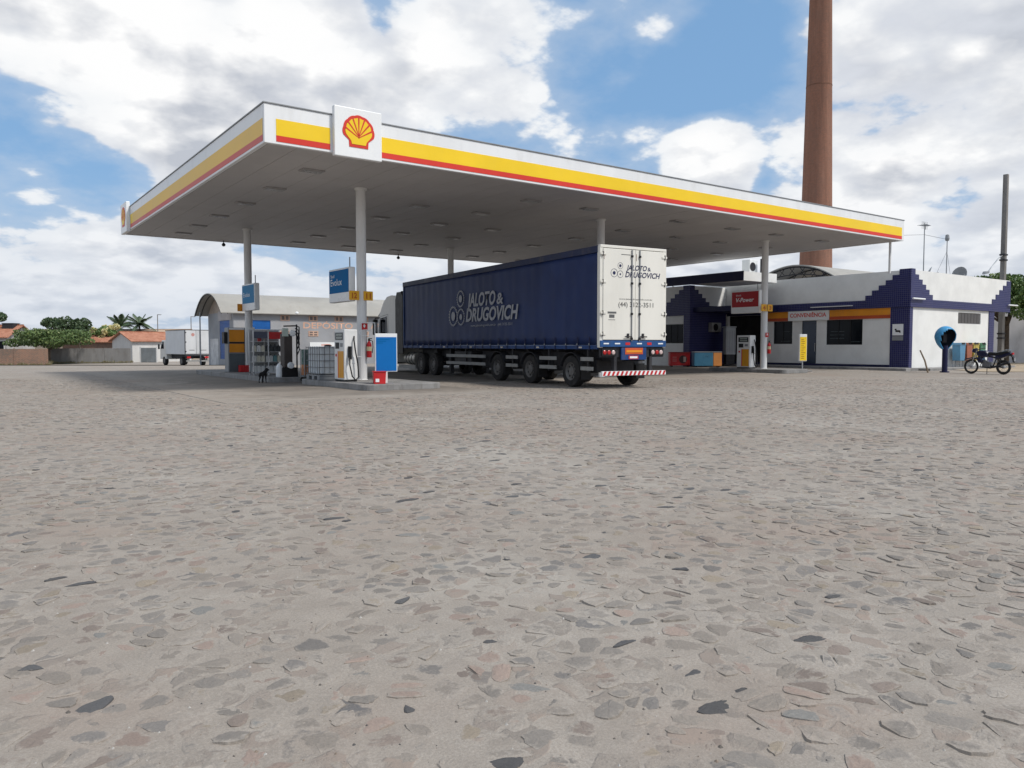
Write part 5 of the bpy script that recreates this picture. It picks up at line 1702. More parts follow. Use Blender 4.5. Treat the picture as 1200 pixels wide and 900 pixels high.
# public telephone under a blue hood
ph = thing('public_telephone', 'blue hooded public telephone on a navy post beside the white wall', 'telephone', (40.4, 18.7, 0.0), R(-25))
MB().cyl((0, 0, 0), (0, 0, 1.35), .13, n=14).build('post', M_NAVYP, ph, smooth_=True)
MB().cyl((0, 0, 0), (0, 0, .06), .22, n=14).build('foot', M_NAVYP, ph)
M_HOOD = mat('hood_blue', (.06, .27, .50), .3, .1, 1.5, dirt=.15)
def hood(scale, nm, m):
    """egg shaped shell, open in front (-y) and below"""
    vs = []; fs = []
    nu, nv = 20, 28
    cut = Vector((0, -.92, -.38)).normalized()
    dirs = []
    for i in range(nu + 1):
        th = math.pi * i / nu
        for j in range(nv):
            f = 2 * math.pi * j / nv
            n_ = Vector((math.sin(th) * math.cos(f), math.sin(th) * math.sin(f), math.cos(th)))
            dirs.append(n_)
            x, y, z = .47 * n_.x, .46 * n_.y, .52 * n_.z
            if z < 0:
                x *= 1 + z * .6; z *= 1.2
            vs.append((x * scale, y * scale, 1.78 + z * scale))
    for i in range(nu):
        for j in range(nv):
            q4 = (i * nv + j, i * nv + (j + 1) % nv, (i + 1) * nv + (j + 1) % nv, (i + 1) * nv + j)
            if sum((dirs[k] for k in q4), Vector((0, 0, 0))).normalized().dot(cut) < .40:
                fs.append(q4)
    o = MB().add(vs, fs).build(nm, m, ph)
    o.data.polygons.foreach_set('use_smooth', [True] * len(o.data.polygons))
    return o
h1 = hood(1.0, 'hood', M_HOOD)
sd = h1.modifiers.new('solid', 'SOLIDIFY'); sd.thickness = .03; sd.offset = -1
hood(.945, 'hood_lining', mat('hood_dark', (.02, .025, .035), .5, .2, 2))
MB().box(-.13, .13, .05, .22, 1.5, 1.95).build('phone_set', M_DSTEEL, ph, bevel=.02)
MB().tube([(-.1, .04, 1.6), (-.13, .0, 1.72), (-.1, .04, 1.84)], .028, 7).build('handset', M_BLACK, ph)
stk = MB().tube([(39.35, 19.0, -.02), (39.3, 19.15, .6), (39.2, 19.35, 1.12)], [.045, .04, .035], 7)
tag(stk.build('leaning_stake', M_WOOD), 'weathered grey stake leaning in the ground near the telephone', 'stake')

# recycling bins in a row, each its own thing
for k, (nm, colr) in enumerate((('light blue', (.09, .23, .36)), ('terracotta red', (.30, .10, .055)), ('yellow', (.42, .33, .07)), ('green', (.05, .17, .09)))):
    b_ = thing('recycling_bin', '%s recycling bin hanging in the row against the white wall' % nm, 'bin', (46.9 + k * .86, SY - .45, .13), 0, 'recycling bins along the wall')
    MB().prism([(-.28, .35), (.28, .35), (.36, 1.25), (-.36, 1.25)], -.22, .22, 'y').build('body', mat('bin_' + nm.replace(' ', '_'), colr, .45, .1, 2, dirt=.2), b_, bevel=.03)
    MB().prism([(-.38, 1.252), (.38, 1.252), (.30, 1.38), (-.30, 1.38)], -.24, .24, 'y').build('lid', MATS['bin_' + nm.replace(' ', '_')], b_, bevel=.02)
    MB().box(-.2, .2, -.246, -.2, 1.29, 1.39).build('flap', M_BLACK, b_)
    for x in (-.30, .30):
        MB().cyl((x * .7, .25, 0), (x * .7, .25, 1.2), .02, n=6).build('stand', M_GREYM, b_)

# ------------------------------------------------------------ motorcycle (forward = +y)
mc = thing('parked_motorcycle', 'dark blue and black light motorcycle parked on its stand by the telephone', 'motorcycle', (39.65, 16.42, 0.0), R(-4))
mc.scale = (1.14, 1.1, 1.14)
def spoke_wheel(y, r, w):
    e = bpy.data.objects.new('wheel', None); COL.objects.link(e); e.parent = mc
    tb = MB()
    n = 28
    vs = []; fs = []
    for i in range(n):
        a = 2 * math.pi * i / n
        for k in range(8):
            b = 2 * math.pi * k / 8
            rr = r - w + w * math.cos(b)
            vs.append((w * .9 * math.sin(b), y + rr * math.cos(a), r + rr * math.sin(a)))
    for i in range(n):
        for k in range(8):
            fs.append((i * 8 + k, i * 8 + (k + 1) % 8, ((i + 1) % n) * 8 + (k + 1) % 8, ((i + 1) % n) * 8 + k))
    tb.add(vs, fs); tb.build('tyre', M_RUBBER, e, smooth_=True)
    MB().lathe([(r * .80, -.03), (r * .74, -.02), (r * .74, .02), (r * .80, .03)], (0, y, r), 28, 'x', caps=False).build('rim', M_STEEL, e)
    sp = MB()
    for i in range(14):
        a = 2 * math.pi * i / 14
        sp.cyl((.03 * (-1) ** i, y + .05 * math.cos(a + .5), r + .05 * math.sin(a + .5)), (0, y + r * .76 * math.cos(a), r + r * .76 * math.sin(a)), .006, n=4)
    sp.cyl((-.06, y, r), (.06, y, r), .055, n=12)
    sp.build('spokes', M_STEEL, e)
spoke_wheel(.66, .31, .045)
spoke_wheel(-.66, .30, .055)
M_BIKE = mat('bike_dark_blue', (.018, .02, .05), .25, .15, 3, coat=.4)
fk = MB()
for x in (-.07, .07):
    fk.cyl((x, .66, .31), (x, .42, .95), .024, n=8)
fk.build('front_fork', M_STEEL, mc)
MB().prism([(.94, .62), (.62, .70), (.44, .66), (.46, .60), (.64, .645), (.92, .575)], -.07, .07, 'x').build('front_mudguard', M_BIKE, mc, bevel=.01)
fm = MB().tube([(0, .42, .90), (0, .30, .55), (0, .05, .32), (0, -.25, .34), (0, -.35, .62), (0, -.9, .80)], .03, 7)
fm.tube([(0, .42, .88), (0, .05, .76), (0, -.35, .68)], .03, 7)
for x in (-.09, .09):
    fm.tube([(x, -.18, .34), (x, -.66, .30)], .022, 6); fm.tube([(x, -.45, .72), (x, -.62, .36)], .026, 6)
fm.build('frame', M_DSTEEL, mc)
MB().prism([(.40, .90), (.30, 1.0), (.02, .98), (-.12, .84), (-.05, .70), (.20, .70), (.42, .80)], -.14, .14, 'x').build('fuel_tank', M_BIKE, mc, bevel=.06)
MB().prism([(-.05, .86), (-.10, .92), (-.45, .90), (-.85, .98), (-.92, .92), (-.60, .80), (-.15, .76)], -.13, .13, 'x').build('seat', M_BLACK, mc, bevel=.04)
MB().prism([(-.35, .80), (-.95, .92), (-1.0, .84), (-.7, .70), (-.35, .62)], -.10, .10, 'x').build('tail_panel', M_BIKE, mc, bevel=.03)
MB().prism([(.42, .70), (.20, .72), (.10, .50), (.30, .46)], -.16, .16, 'x').build('side_shroud', M_BIKE, mc, bevel=.03)
en = MB().box(-.13, .13, -.18, .16, .28, .52); en.prism([(-.02, .52), (.22, .62), (.28, .48), (.1, .4)], -.09, .09, 'x')
en.build('engine', mat('engine_grey', (.16, .16, .17), .45, .2, 5, metal=.5), mc, bevel=.03)
for k in range(5):
    MB().box(-.11, .11, .0, .24, .46 + k * .03, .472 + k * .03).build('cooling_fin', M_GREYM, mc)
MB().tube([(-.13, .15, .5), (-.16, .22, .3), (-.16, -.2, .26), (-.17, -.55, .36), (-.17, -.95, .52)], [.022, .024, .03, .05, .055], 8).build('exhaust', M_DSTEEL, mc, smooth_=True)
hb = MB().tube([(-.38, .28, 1.08), (-.2, .36, 1.06), (0, .42, 1.0), (.2, .36, 1.06), (.38, .28, 1.08)], .016, 7)
hb.build('handlebar', M_DSTEEL, mc)
for x in (-.34, .34):
    mm = MB().tube([(x, .33, 1.08), (x * 1.05, .34, 1.22)], .007, 5); mm.lathe([(0, -.01), (.05, -.008), (.055, 0), (.05, .008), (0, .01)], (x * 1.1, .33, 1.27), 10, 'y')
    mm.build('mirror', M_BLACK, mc)
MB().prism([(.46, .86), (.60, .92), (.58, 1.05), (.44, 1.08)], -.11, .11, 'x').build('headlamp_cowl', M_BIKE, mc, bevel=.03)
MB().cyl((0, .585, .97), (0, .615, .97), .07, n=14).build('headlamp', mat('lamp_clear', (.5, .52, .55), .1), mc)
MB().prism([(-.92, .86), (-1.05, .72), (-1.08, .50), (-1.05, .50), (-1.0, .72), (-.88, .82)], -.07, .07, 'x').build('rear_mudguard', M_BLACK, mc)
MB().box(-.05, .05, -1.04, -.99, .82, .90).build('tail_lamp', M_REDP, mc)
MB().box(-.07, .07, -1.10, -1.085, .55, .70).build('number_plate', M_GREYM, mc)
MB().tube([(-.10, -.05, .3), (-.24, -.12, .015)], .013, 6).build('side_stand', M_DSTEEL, mc)
gr = MB()
for x in (-.13, .13):
    gr.tube([(x, -.5, .93), (x, -.8, 1.02), (x, -1.0, .98)], .011, 5)
gr.build('grab_rail', M_STEEL, mc)

# ------------------------------------------------------------ dog: one continuous skinned body
def dog(loc, rz, s):
    jt = {'hip': (0, -.22, .46), 'mid': (0, 0, .45), 'chest': (0, .20, .45), 'neck': (0, .32, .55), 'head': (.03, .40, .64), 'muz': (.08, .50, .62), 'nose': (.11, .56, .605),
          'tail1': (0, -.33, .47), 'tail2': (0, -.42, .38), 'tail3': (.0, -.46, .30)}
    rad = {'hip': .10, 'mid': .095, 'chest': .12, 'neck': .075, 'head': .075, 'muz': .04, 'nose': .026, 'tail1': .03, 'tail2': .022, 'tail3': .012}
    ed = [('hip', 'mid'), ('mid', 'chest'), ('chest', 'neck'), ('neck', 'head'), ('head', 'muz'), ('muz', 'nose'), ('hip', 'tail1'), ('tail1', 'tail2'), ('tail2', 'tail3')]
    for sx, n in ((-1, 'l'), (1, 'r')):
        x = .075 * sx
        jt.update({'sh' + n: (x, .20, .36), 'el' + n: (x, .17, .25), 'wr' + n: (x, .20, .10), 'fp' + n: (x, .22, .02), 'ft' + n: (x, .26, .015),
                   'th' + n: (x, -.22, .36), 'kn' + n: (x, -.15, .26), 'hk' + n: (x, -.29, .14), 'hp' + n: (x, -.27, .02), 'ht' + n: (x, -.22, .015), 'ear' + n: (.03 + .045 * sx, .385, .72)})
        rad.update({'sh' + n: .055, 'el' + n: .038, 'wr' + n: .024, 'fp' + n: .024, 'ft' + n: .02, 'th' + n: .065, 'kn' + n: .042, 'hk' + n: .024, 'hp' + n: .024, 'ht' + n: .02, 'ear' + n: .018})
        ed += [('chest', 'sh' + n), ('sh' + n, 'el' + n), ('el' + n, 'wr' + n), ('wr' + n, 'fp' + n), ('fp' + n, 'ft' + n), ('hip', 'th' + n), ('th' + n, 'kn' + n), ('kn' + n, 'hk' + n), ('hk' + n, 'hp' + n), ('hp' + n, 'ht' + n), ('head', 'ear' + n)]
    names = list(jt)
    me = bpy.data.meshes.new('dog')
    me.from_pydata([Vector(jt[n]) * s for n in names], [(names.index(a), names.index(b)) for a, b in ed], [])
    o = bpy.data.objects.new('dog', me); COL.objects.link(o)
    sk = o.modifiers.new('skin', 'SKIN')
    for i, n in enumerate(names):
        sv = me.skin_vertices[0].data[i]
        sv.radius = (rad[n] * s, rad[n] * s)
        sv.use_root = (n == 'hip')
    o.modifiers.new('sub', 'SUBSURF').render_levels = 2
    o.modifiers['sub'].levels = 2
    me.materials.append(mat('black_fur', (.018, .017, .018), .75, .3, 12, bump=.4, bscale=60))
    o.location = loc; o.rotation_euler = (0, 0, rz)
    tag(o, 'small black dog standing on the concrete before the pump island', 'dog')
dog((9.02, 27.75, .012), R(-40), .74)

# ============================================================ POLES, ANTENNAS, DISHES, WIRES
up = thing('utility_pole', 'tall tapering concrete utility pole with lamp arm beyond the shop', 'pole', (57.0, 22.8, 0))
MB().prism([(-.21, 0), (.21, 0), (.12, 12.7), (-.12, 12.7)], -.14, .14, 'y').build('shaft', M_POLE, up, bevel=.02)
MB().tube([(-.15, 0, 7.35), (-1.0, -.1, 7.1), (-2.0, -.2, 6.6), (-2.9, -.25, 6.05)], .035, 7).build('lamp_arm', M_STEEL, up)
MB().prism([(-3.45, 5.9), (-2.85, 6.0), (-2.8, 6.15), (-3.3, 6.1)], -.35, -.13, 'y').build('lamp_head', M_GREYM, up, bevel=.03)
for z in (1.8, 2.1, 7.35, 7.0):
    MB().box(-.24, .24, -.17, .17, z, z + .1).build('clamp', M_DSTEEL, up)
def antenna(loc, h, label, dipoles, stays):
    a = thing('roof_antenna', label, 'antenna', loc)
    MB().cyl((0, 0, 0), (0, 0, h), .035, .025, n=6).build('mast', M_GREYM, a)
    if dipoles:
        d_ = MB().cyl((-.35, 0, h - .15), (.45, 0, h - .15), .018, n=5)
        for k in range(6):
            x = -.3 + k * .14
            d_.cyl((x, -.28 + .02 * k, h - .15), (x, .28 - .02 * k, h - .15), .012, n=4)
        d_.cyl((.1, 0, h - .4), (.1, 0, h - .1), .012, n=4)
        for k in range(5):
            d_.cyl((-.3 + .15 * k, 0, h - .38), (-.3 + .15 * k, 0, h + .06), .01, n=4)
        d_.build('aerial', M_GREYM, a)
    else:
        MB().lathe([(0, 0), (.1, .02), (.13, .15), (.1, .38), (0, .42)], (0, 0, h), 10).build('aerial_pod', M_GREYM, a)
    if stays:
        s_ = MB()
        for (x, y) in stays:
            s_.cyl((0, 0, h * .85), (x, y, 0.05), .009, n=4)
        s_.build('stay_wire', M_GREYM, a)
antenna((46.75, 23.0, 3.6), 5.0, 'thin mast with comb aerial on the shop roof', True, None)
antenna((50.0, 23.2, 3.6), 4.2, 'thin mast with rounded pod on the shop roof', False, [(-1.9, .6), (2.4, .5)])
tag(MB().cyl((46.75, 23.0, 7.9), (38.6, 20.6, 6.9), .010, n=4).cyl((46.75, 23.0, 7.9), (50.0, 23.2, 7.9), .010, n=4).build('aerial_cable', M_BLACK), 'thin cable strung from the canopy corner to the shop aerials', 'cable')
def dish(loc, r, rz, label):
    d_ = thing('satellite_dish', label, 'satellite dish', loc, rz, 'satellite dishes on the shop roof')
    MB().cyl((0, 0, 0), (0, 0, 2.2), .03, n=6).build('post', M_GREYM, d_)
    vs = [(0, .0, 2.3)]; n = 16; fs = []
    for j in range(1, 4):
        for k in range(n):
            a = 2 * math.pi * k / n; rr = r * j / 3
            vs.append((rr * math.cos(a), -.25 * (rr / r) ** 2 * r - rr * math.sin(a) * .35, 2.3 + rr * math.sin(a) * .93))
    fs += [(0, 1 + k, 1 + (k + 1) % n) for k in range(n)]
    for j in range(2):
        for k in range(n):
            fs.append((1 + j * n + k, 1 + j * n + (k + 1) % n, 1 + (j + 1) * n + (k + 1) % n, 1 + (j + 1) * n + k))
    o = MB().add(vs, fs).build('reflector', mat('dish_grey', (.34, .35, .36), .45, .1, 3), d_)
    sd_ = o.modifiers.new('s', 'SOLIDIFY'); sd_.thickness = .02
    MB().tube([(0, -.05, 2.3 - r * .8), (0, -.55, 2.2)], .014, 5).build('feed_arm', M_GREYM, d_)
    MB().box(-.04, .04, -.62, -.52, 2.16, 2.28).build('feed_horn', M_GREYM, d_)
dish((49.3, 24.0, 3.6), .38, R(30), 'small grey satellite dish beside the mast with rounded pod')
dish((52.4, 23.6, 3.6), .52, R(-30), 'larger grey satellite dish at the far end of the shop roof')

# ============================================================ TREES
def leaf_cluster(mb, c, rad, n, size, q, shell=.55):
    for _ in range(n):
        while True:
            v = Vector((q.uniform(-1, 1), q.uniform(-1, 1), q.uniform(-1, 1)))
            if v.length <= 1:
                break
        L = v.length or 1
        v = v / L * (shell + (1 - shell) * L)
        p = Vector((c[0] + v.x * rad[0], c[1] + v.y * rad[1], c[2] + v.z * rad[2]))
        s = size * q.uniform(.6, 1.3)
        a = Vector((q.gauss(0, 1), q.gauss(0, 1), q.gauss(0, .55))).normalized()
        b = a.orthogonal().normalized()
        b.rotate(Matrix.Rotation(q.uniform(0, 6.28), 3, a))
        w = a.cross(b)
        mb.add([p - b * s, p - w * s * .5, p + b * s, p + w * s * .5], [(0, 1, 2, 3)])
def tree(loc, label, hgt, crown_z, rx, ry, rz, lobes, leaves, lsize, lm, trunk_r, seed, forks=5, group=None, lean=(0, 0), cat='tree', accents=None):
    q = random.Random(seed)
    t = thing('broadleaf_tree', label, cat, loc, 0, group)
    tk = MB()
    tk.tube([(0, 0, -.2), (lean[0] * .3, lean[1] * .3, crown_z * .35), (lean[0] * .7, lean[1] * .7, crown_z * .75)], [trunk_r, trunk_r * .8, trunk_r * .65], 9)
    base = Vector((lean[0] * .55, lean[1] * .55, crown_z * .6))
    cr = MB()
    for k in range(lobes):
        a = 2 * math.pi * k / lobes + q.uniform(-.4, .4)
        r = q.uniform(.35, .85)
        c = (lean[0] + rx * r * math.cos(a), lean[1] + ry * r * math.sin(a), crown_z + rz * q.uniform(-.35, .65) * (1.1 - r * .5))
        lr = q.uniform(.28, .48) * (1.0 if lobes < 20 else .72)
        leaf_cluster(cr, c, (rx * lr, ry * lr, rz * lr * 1.1), leaves // lobes, lsize, q)
        if k < forks * 2:
            mid = base.lerp(Vector(c), .5) + Vector((q.uniform(-.2, .2), q.uniform(-.2, .2), .25))
            tk.tube([base, mid, c], [trunk_r * .5, trunk_r * .3, trunk_r * .1], 6)
    leaf_cluster(cr, (lean[0], lean[1], crown_z + rz * .25), (rx * .55, ry * .55, rz * .5), leaves // 6, lsize, q)
    tk.build('trunk', M_BARK, t, smooth_=True)
    cr.build('crown', lm, t)
    if accents:
        fl = MB()
        for k in range(lobes):
            a = q.uniform(0, 6.28); r = q.uniform(.3, 1)
            leaf_cluster(fl, (lean[0] + rx * r * math.cos(a), lean[1] + ry * r * math.sin(a), crown_z + rz * q.uniform(-.4, .8)), (rx * .25, ry * .25, rz * .25), accents[1], lsize * 1.1, q)
        fl.build('blossom', accents[0], t)
    return t
L_MID = leaf_material('leaf_mid_green', (.045, .085, .022), (.105, .16, .046), (.17, .21, .07))
L_DARK = leaf_material('leaf_dark_green', (.026, .052, .022), (.06, .10, .038), (.09, .125, .055))
L_LIGHT = leaf_material('leaf_light_green', (.05, .10, .022), (.11, .18, .045), (.17, .23, .07))
L_YEL = leaf_material('blossom_cream', (.48, .42, .16), (.60, .56, .30), (.65, .62, .45))
L_PALM = leaf_material('leaf_palm', (.025, .055, .024), (.06, .10, .042), (.10, .12, .05))
def G(x, y):
    return (x, y, terrain(x, y))
tree(G(59.6, 23.5), 'leafy green tree with forked trunk beyond the shop end', 8, 4.5, 3.5, 3.5, 2.4, 22, 12000, .13, L_LIGHT, .22, 4, forks=5)
tree(G(66.5, 21.0), 'darker bushy tree standing behind the forked tree', 8, 5.0, 3.2, 3.2, 1.8, 12, 5000, .16, L_MID, .22, 14, forks=4)
tree(G(9.8, 112.4), 'wide spreading green tree growing above the brick wall', 5, 3.0, 4.8, 3.6, 1.7, 30, 7500, .17, L_MID, .22, 21, forks=6)
tree(G(12.6, 131.0), 'dark tree with rounded head behind the spreading tree', 7, 5.2, 2.2, 2.2, 1.5, 11, 2000, .20, L_DARK, .2, 31, forks=4)
tree(G(15.2, 129.6), 'dark tree with ragged side behind the spreading tree', 7, 4.9, 1.7, 1.7, 1.8, 11, 1700, .20, L_DARK, .2, 33, forks=4)
tree(G(3.6, 128.4), 'dark tree rising behind the house with the roof tank', 8, 5.9, 2.3, 2.3, 1.3, 9, 3600, .22, L_DARK, .25, 35, forks=4)
tree(G(19.0, 131.9), 'small tree covered in cream blossom beside the palms', 5, 4.1, 2.0, 2.0, 1.7, 9, 1800, .18, L_LIGHT, .14, 41, forks=4, accents=(L_YEL, 170))
tree(G(28.6, 141.0), 'low ragged tree behind the tiled roof with a tall pole', 5, 3.6, 2.6, 1.6, 1.2, 8, 1500, .22, L_DARK, .16, 43, forks=4)
def palm(loc, label, hgt, seed):
    q = random.Random(seed)
    t = thing('palm_tree', label, 'palm tree', loc, 0, 'palm trees behind the walls')
    MB().tube([(0, 0, -.2), (.1, 0, hgt * .5), (0, .1, hgt)], [.2, .16, .13], 8).build('trunk', M_BARK, t, smooth_=True)
    for k in range(17):
        a = 2 * math.pi * k / 17 + q.uniform(-.15, .15)
        el = q.uniform(-.1, 1.25)
        L = q.uniform(2.9, 3.7)
        pts = []
        for i in range(9):
            s = i / 8
            r = L * s * math.cos(el) * (1 - .12 * s)
            z = hgt + L * s * math.sin(el) - 1.5 * s * s * (1.15 - .5 * math.sin(el))
            pts.append(Vector((r * math.cos(a), r * math.sin(a), z)))
        mb = MB()
        for i in range(8):
            p0, p1 = pts[i], pts[i + 1]
            d = (p1 - p0).normalized()
            side = d.cross(Vector((0, 0, 1))).normalized()
            for sg in (-1, 1):
                for j in range(3):
                    p = p0.lerp(p1, j / 3)
                    ll = .75 * math.sin(math.pi * min(.98, (i + j / 3) / 8 * .85 + .15)) + .1
                    tip = p + side * sg * ll * .8 + d * ll * .5 + Vector((0, 0, -ll * .45))
                    mb.add([p, p + d * .15, tip], [(0, 1, 2)])
        mb.tube(pts, .02, 4)
        mb.build('frond', L_PALM, t)
palm(G(22.9, 143.6), 'palm with drooping fronds beside the cream blossom tree', 5.6, 3)
palm(G(25.6, 142.2), 'palm with upright fronds behind the tiled white house', 5.9, 8)

# ============================================================ HOUSES AND WALLS ACROSS THE ROAD
M_WBRICK = brick_material('old_brick_wall', (.25, .13, .085), (.17, .10, .07), (.26, .20, .16), .30, .12, .02, .8, (.12, .10, .085))
M_GWALL = mat('grey_render', (.17, .165, .16), .9, .18, .6, bump=.3, dirt=.7, dirtcol=(.10, .09, .075), streak=True)
M_HWHITE = mat('house_white', (.58, .57, .55), .85, .08, .8, dirt=.35, dirtcol=(.36, .33, .29), streak=True)
def wall_run(name, p0, p1, h, th, m, label, cap=None, step=0.0, bays=1):
    p0 = Vector((p0[0], p0[1], 0)); p1 = Vector((p1[0], p1[1], 0))
    L = (p1 - p0).length
    t = thing(name, label, 'wall', (p0.x, p0.y, -1.05), math.atan2((p1 - p0).y, (p1 - p0).x))
    for k in range(bays):
        a, b = L * k / bays, L * (k + 1) / bays
        MB().box(a + .01, b - .01, 0, th, 0, h + random.uniform(-step, step)).build('wall_bay', m, t)
        MB().box(a - .12, a + .009, -.04, th + .04, 0, h + .05).build('pier', m, t)
    if cap:
        MB().box(0, L, -.05, th + .05, h + step + .002, h + step + .06).build('coping', cap, t)
    return t
wall_run('brick_wall', (-4.0, 109.5), (9.2, 106.9), 2.05, .2, M_WBRICK, 'low brown brick wall under the wide spreading tree', None, .05, 4)
wall_run('rendered_wall', (10.2, 114.5), (19.6, 115.2), 2.05, .2, M_GWALL, 'long dark grey rendered wall before the brown gabled house', None, .02, 3)
def weeds():
    q = random.Random(77)
    mb = MB()
    for (a, b) in (((-4.0, 109.2), (9.3, 106.6)), ((10.0, 114.2), (19.8, 114.9)), ((9.3, 106.9), (10.2, 114.2))):
        for _ in range(260):
            t = q.random()
            x = a[0] + (b[0] - a[0]) * t; y = a[1] + (b[1] - a[1]) * t - abs(q.gauss(0, .5)) * .8
            z = terrain(x, y) + .05
            h = q.uniform(.1, .5) * (.5 + mnoise.noise((x * .7, y * .7, 0)) ** 2 * 3)
            for k in range(5):
                an = q.uniform(0, 6.28); r = h * q.uniform(.3, .7)
                mb.add([(x - .04, y, z), (x + .04, y, z), (x + r * math.cos(an), y + r * math.sin(an), z + h)], [(0, 1, 2)])
    mb.build('verge_weeds', leaf_material('dry_weed', (.10, .085, .04), (.17, .14, .07), (.08, .11, .04)), None, kind='stuff')
weeds()
def house(loc, rz, L, Wd, h, rise, wm, label, rm, wins=(), over=.4, door_=None):
    """ridge along local x, gables on x ends; front is -y"""
    t = thing('house', label, 'house', loc, rz)
    b = MB()
    b.box(0, L, 0, Wd, -.3, h)
    b.prism([(0, h + .001), (Wd, h + .001), (Wd / 2, h + rise)], 0, L, 'x')
    b.build('wall', wm, t)
    r = MB()
    sl = rise / (Wd / 2)
    for s in (-1, 1):
        y0 = -over if s < 0 else Wd + over
        z0 = h - over * sl
        r.prism([(y0, z0 + .02), (Wd / 2, h + rise + .02), (Wd / 2, h + rise + .14), (y0, z0 + .14)], -over, L + over, 'x')
    rf_ = r.build('roof', rm, t)
    MB().box(-over, L + over, Wd / 2 - .12, Wd / 2 + .12, h + rise + .10, h + rise + .22).build('ridge_tile', rm, rf_)
    for (x0, x1, z0, z1) in wins:
        w_ = MB().box(x0 - .06, x1 + .06, -.06, -.001, z0 - .06, z1 + .06).build('window', M_WHITE, t)
        MB().box(x0, (x0 + x1) / 2 - .03, -.075, -.061, z0, z1).build('pane', M_GLASS, w_)
        MB().box((x0 + x1) / 2 + .03, x1, -.075, -.061, z0, z1).build('pane', M_GLASS, w_)
    if door_:
        MB().box(door_[0], door_[1], -.05, -.001, 0, door_[2]).build('door', M_GREYM, t)
    return t
# the white house shows its gable; ridge runs away to the right
hw = house((20.6, 120.0, -1.05), R(18), 9.0, 5.6, 3.1, 1.15, M_HWHITE, 'white house with clay tile roof and gable behind the grey gate', M_ROOFTILE)
gt_ = thing('metal_gate', 'grey sheet metal gate beside the white house', 'gate', (21.4, 118.2, -1.05), R(-36))
MB().box(0, 2.1, 0, .06, .05, 2.1).build('leaf', mat('gate_grey', (.20, .215, .22), .6, .12, 1, dirt=.3), gt_)
for k in range(7):
    MB().box(.03 + k * .3, .28 + k * .3, -.02, -.001, .1, 2.05).build('panel', MATS['gate_grey'], gt_)
for x in (-.15, 2.15):
    MB().box(x - .04, x + .12, -.05, .12, 0, 2.25).build('gate_post', M_HWHITE, gt_)
house((13.2, 131.5, -1.05), R(-26), 7.0, 6.5, 3.0, 1.25, M_WBRICK, 'brown brick house with low tiled gable behind the grey wall', M_ROOFTILE)
house((-1.5, 129.0, -1.05), R(-36), 9.2, 6.0, 3.6, 1.5, mat('house_grey', (.40, .385, .37), .85, .12, .8, dirt=.4), 'pale house with red tile roof and two paned window', M_ROOFTILE, wins=((7.4, 8.8, 1.9, 3.0),))
tk_ = thing('roof_tank', 'dark square water tank standing on the pale house roof', 'tank', (6.6, 126.4, 2.6), R(-36))
MB().box(-.75, .75, -.75, .75, 1.0, 1.75).build('body', M_DSTEEL, tk_, bevel=.05)
for x in (-.55, .55):
    for y in (-.55, .55):
        MB().box(x - .08, x + .08, y - .08, y + .08, 0, 1.0).build('leg', M_DSTEEL, tk_)
MB().box(-.8, .8, -.8, .8, 1.751, 1.82).build('lid', M_DSTEEL, tk_)
house((9.0, 150.0, -1.05), R(-36), 26.0, 9.0, 3.4, 1.6, mat('far_tan', (.40, .33, .26), .9, .12, .4), 'long tan roofed building far behind the brown house', mat('tan_roof', (.40, .30, .22), .9, .15, .5))
for (x, y, h, lab) in ((27.8, 139.0, 7.6, 'thin grey pole with small lamp behind the palms'), (33.2, 139.5, 7.4, 'bare thin pole farther along behind the box truck')):
    p_ = thing('street_pole', lab, 'pole', (x, y, -1.05))
    MB().cyl((0, 0, 0), (0, 0, h), .10, .06, n=6).build('shaft', M_POLE, p_)
    MB().box(-.05, .6, -.06, .06, h - .12, h).build('arm', M_GREYM, p_)
wr = wall_run('white_yard_wall', (62.5, 29.0), (84.0, 14.0), 4.3, .25, mat('pale_yard_wall', (.46, .46, .48), .85, .08, .5, dirt=.25), 'pale yard wall beyond the forked tree', None, .0, 3)
wr.location.z = -.1

# ============================================================ WHITE BOX TRUCK ACROSS THE ROAD
bx_ = thing('box_truck', 'white box truck seen from behind across the road', 'truck', (17.9, 77.7, terrain(17.9, 77.7) + .05), R(7.0))
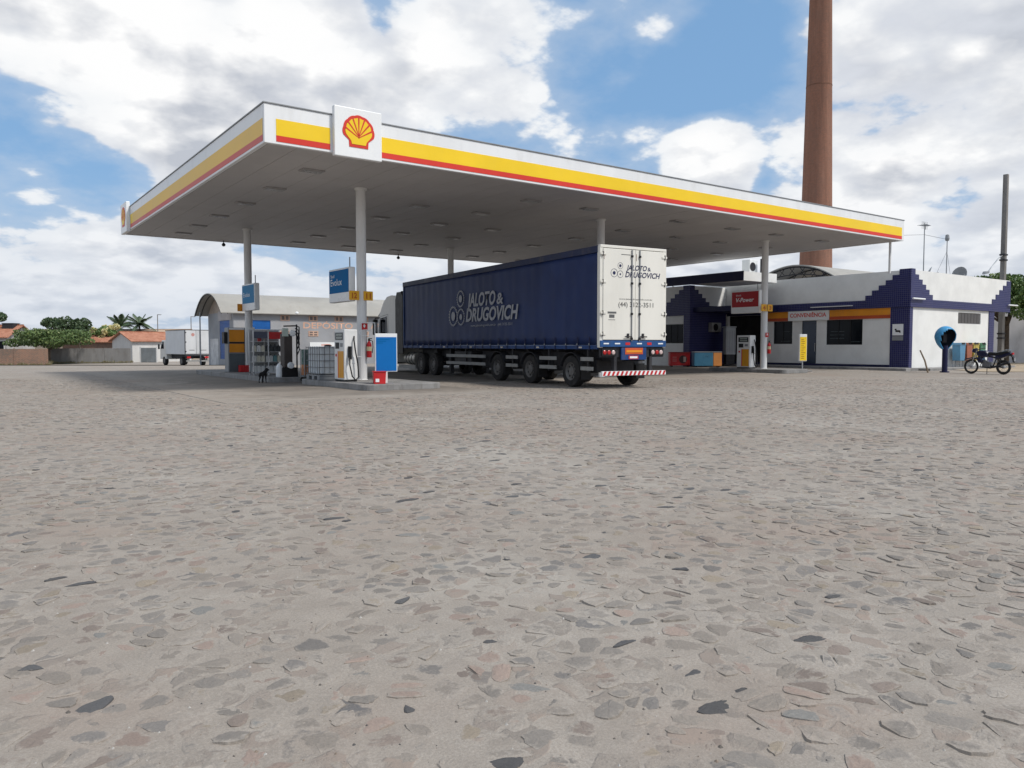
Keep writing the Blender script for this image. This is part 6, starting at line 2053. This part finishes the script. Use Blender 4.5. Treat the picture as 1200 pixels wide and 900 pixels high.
# local: rear face at y=0 spanning x 0..2.4, forward +y
MB().box(0, 2.4, .0, 5.2, 1.12, 3.45).build('box_body', mat('box_white', (.62, .62, .62), .45, .05, 1, dirt=.2, dirtcol=(.45, .42, .38)), bx_, bevel=.02)
ed_ = MB()
for x in (-.02, 2.36):
    ed_.box(x, x + .06, -.02, .04, 1.1, 3.47); ed_.box(x, x + .06, .041, 5.22, 3.42, 3.48)
ed_.box(.041, 2.359, -.02, .04, 3.42, 3.475)
ed_.build('edge_trim', M_DSTEEL, bx_)
for x0, x1 in ((.08, 1.19), (1.21, 2.32)):
    d_ = MB().box(x0, x1, -.03, -.001, 1.18, 3.4).build('rear_door', MATS['box_white'], bx_, bevel=.01)
    xr = x1 - .14 if x0 < 1 else x0 + .14
    MB().cyl((xr, -.05, 1.15), (xr, -.05, 3.42), .016, n=6).build('lock_rod', M_GREYM, d_)
    for z in (1.4, 2.3, 3.2):
        xa = x0 if x0 < 1 else x1
        MB().box(xa - .05, xa + .05, -.05, -.031, z - .04, z + .04).build('hinge', M_DSTEEL, d_)
    MB().box(x0 + .3, x0 + .8, -.036, -.0315, 1.5, 1.55).build('print_line', MATS['grey_ink'], d_)
MB().cyl((.75, -.036, 3.0), (.75, -.0315, 3.0), .16, n=16).build('round_sticker', mat('sticker_red', (.5, .25, .22), .5), bx_)
fr = MB(); fr.box(.6, .8, .1, 7.0, .7, 1.1); fr.box(1.6, 1.8, .1, 7.0, .7, 1.1); fr.box(.05, 2.35, -.05, .1, .95, 1.1)
fr.build('chassis', M_DSTEEL, bx_)
MB().box(.1, 2.3, -.05, .05, .42, .56).build('rear_bumper', M_GUARD, bx_)
for x in (.3, 2.0):
    MB().box(x, x + .1, -.02, .06, .56, .95).build('bumper_bracket', M_DSTEEL, bx_)
    MB().box(x - .15, x + .2, -.06, -.001, .75, .92).build('tail_light', M_REDP, bx_)
for y in (1.3, 6.0):
    for x in (.25, 2.15):
        w_ = bpy.data.objects.new('wheel', None); COL.objects.link(w_); w_.parent = bx_; w_.location = (x, y, .45)
        MB().lathe([(.2, -.16), (.40, -.16), (.45, -.12), (.45, .12), (.40, .16), (.2, .16)], n=20, axis='x', caps=False).build('tyre', M_RUBBER, w_, smooth_=True)
        MB().lathe([(.24, -.162), (.2, -.1), (.01, -.11), (.01, .11), (.2, .1), (.24, .162)], n=16, axis='x').build('rim', MATS['rim_grey'], w_)
cb_ = MB().prism([(5.35, .6), (5.35, 2.5), (6.6, 2.5), (7.1, 1.7), (7.15, .6)], .1, 2.3, 'x').build('cab', M_CAB, bx_, bevel=.05)
MB().prism([(6.0, 1.65), (6.0, 2.35), (6.5, 2.35), (6.85, 1.65)], .085, .099, 'x').build('side_window', M_GLASS, cb_)
for x in (-.15, 2.4):
    MB().box(x, x + .15, 6.9, 7.0, 1.6, 2.1).build('mirror', M_BLACK, cb_)

bpy.context.view_layer.update()
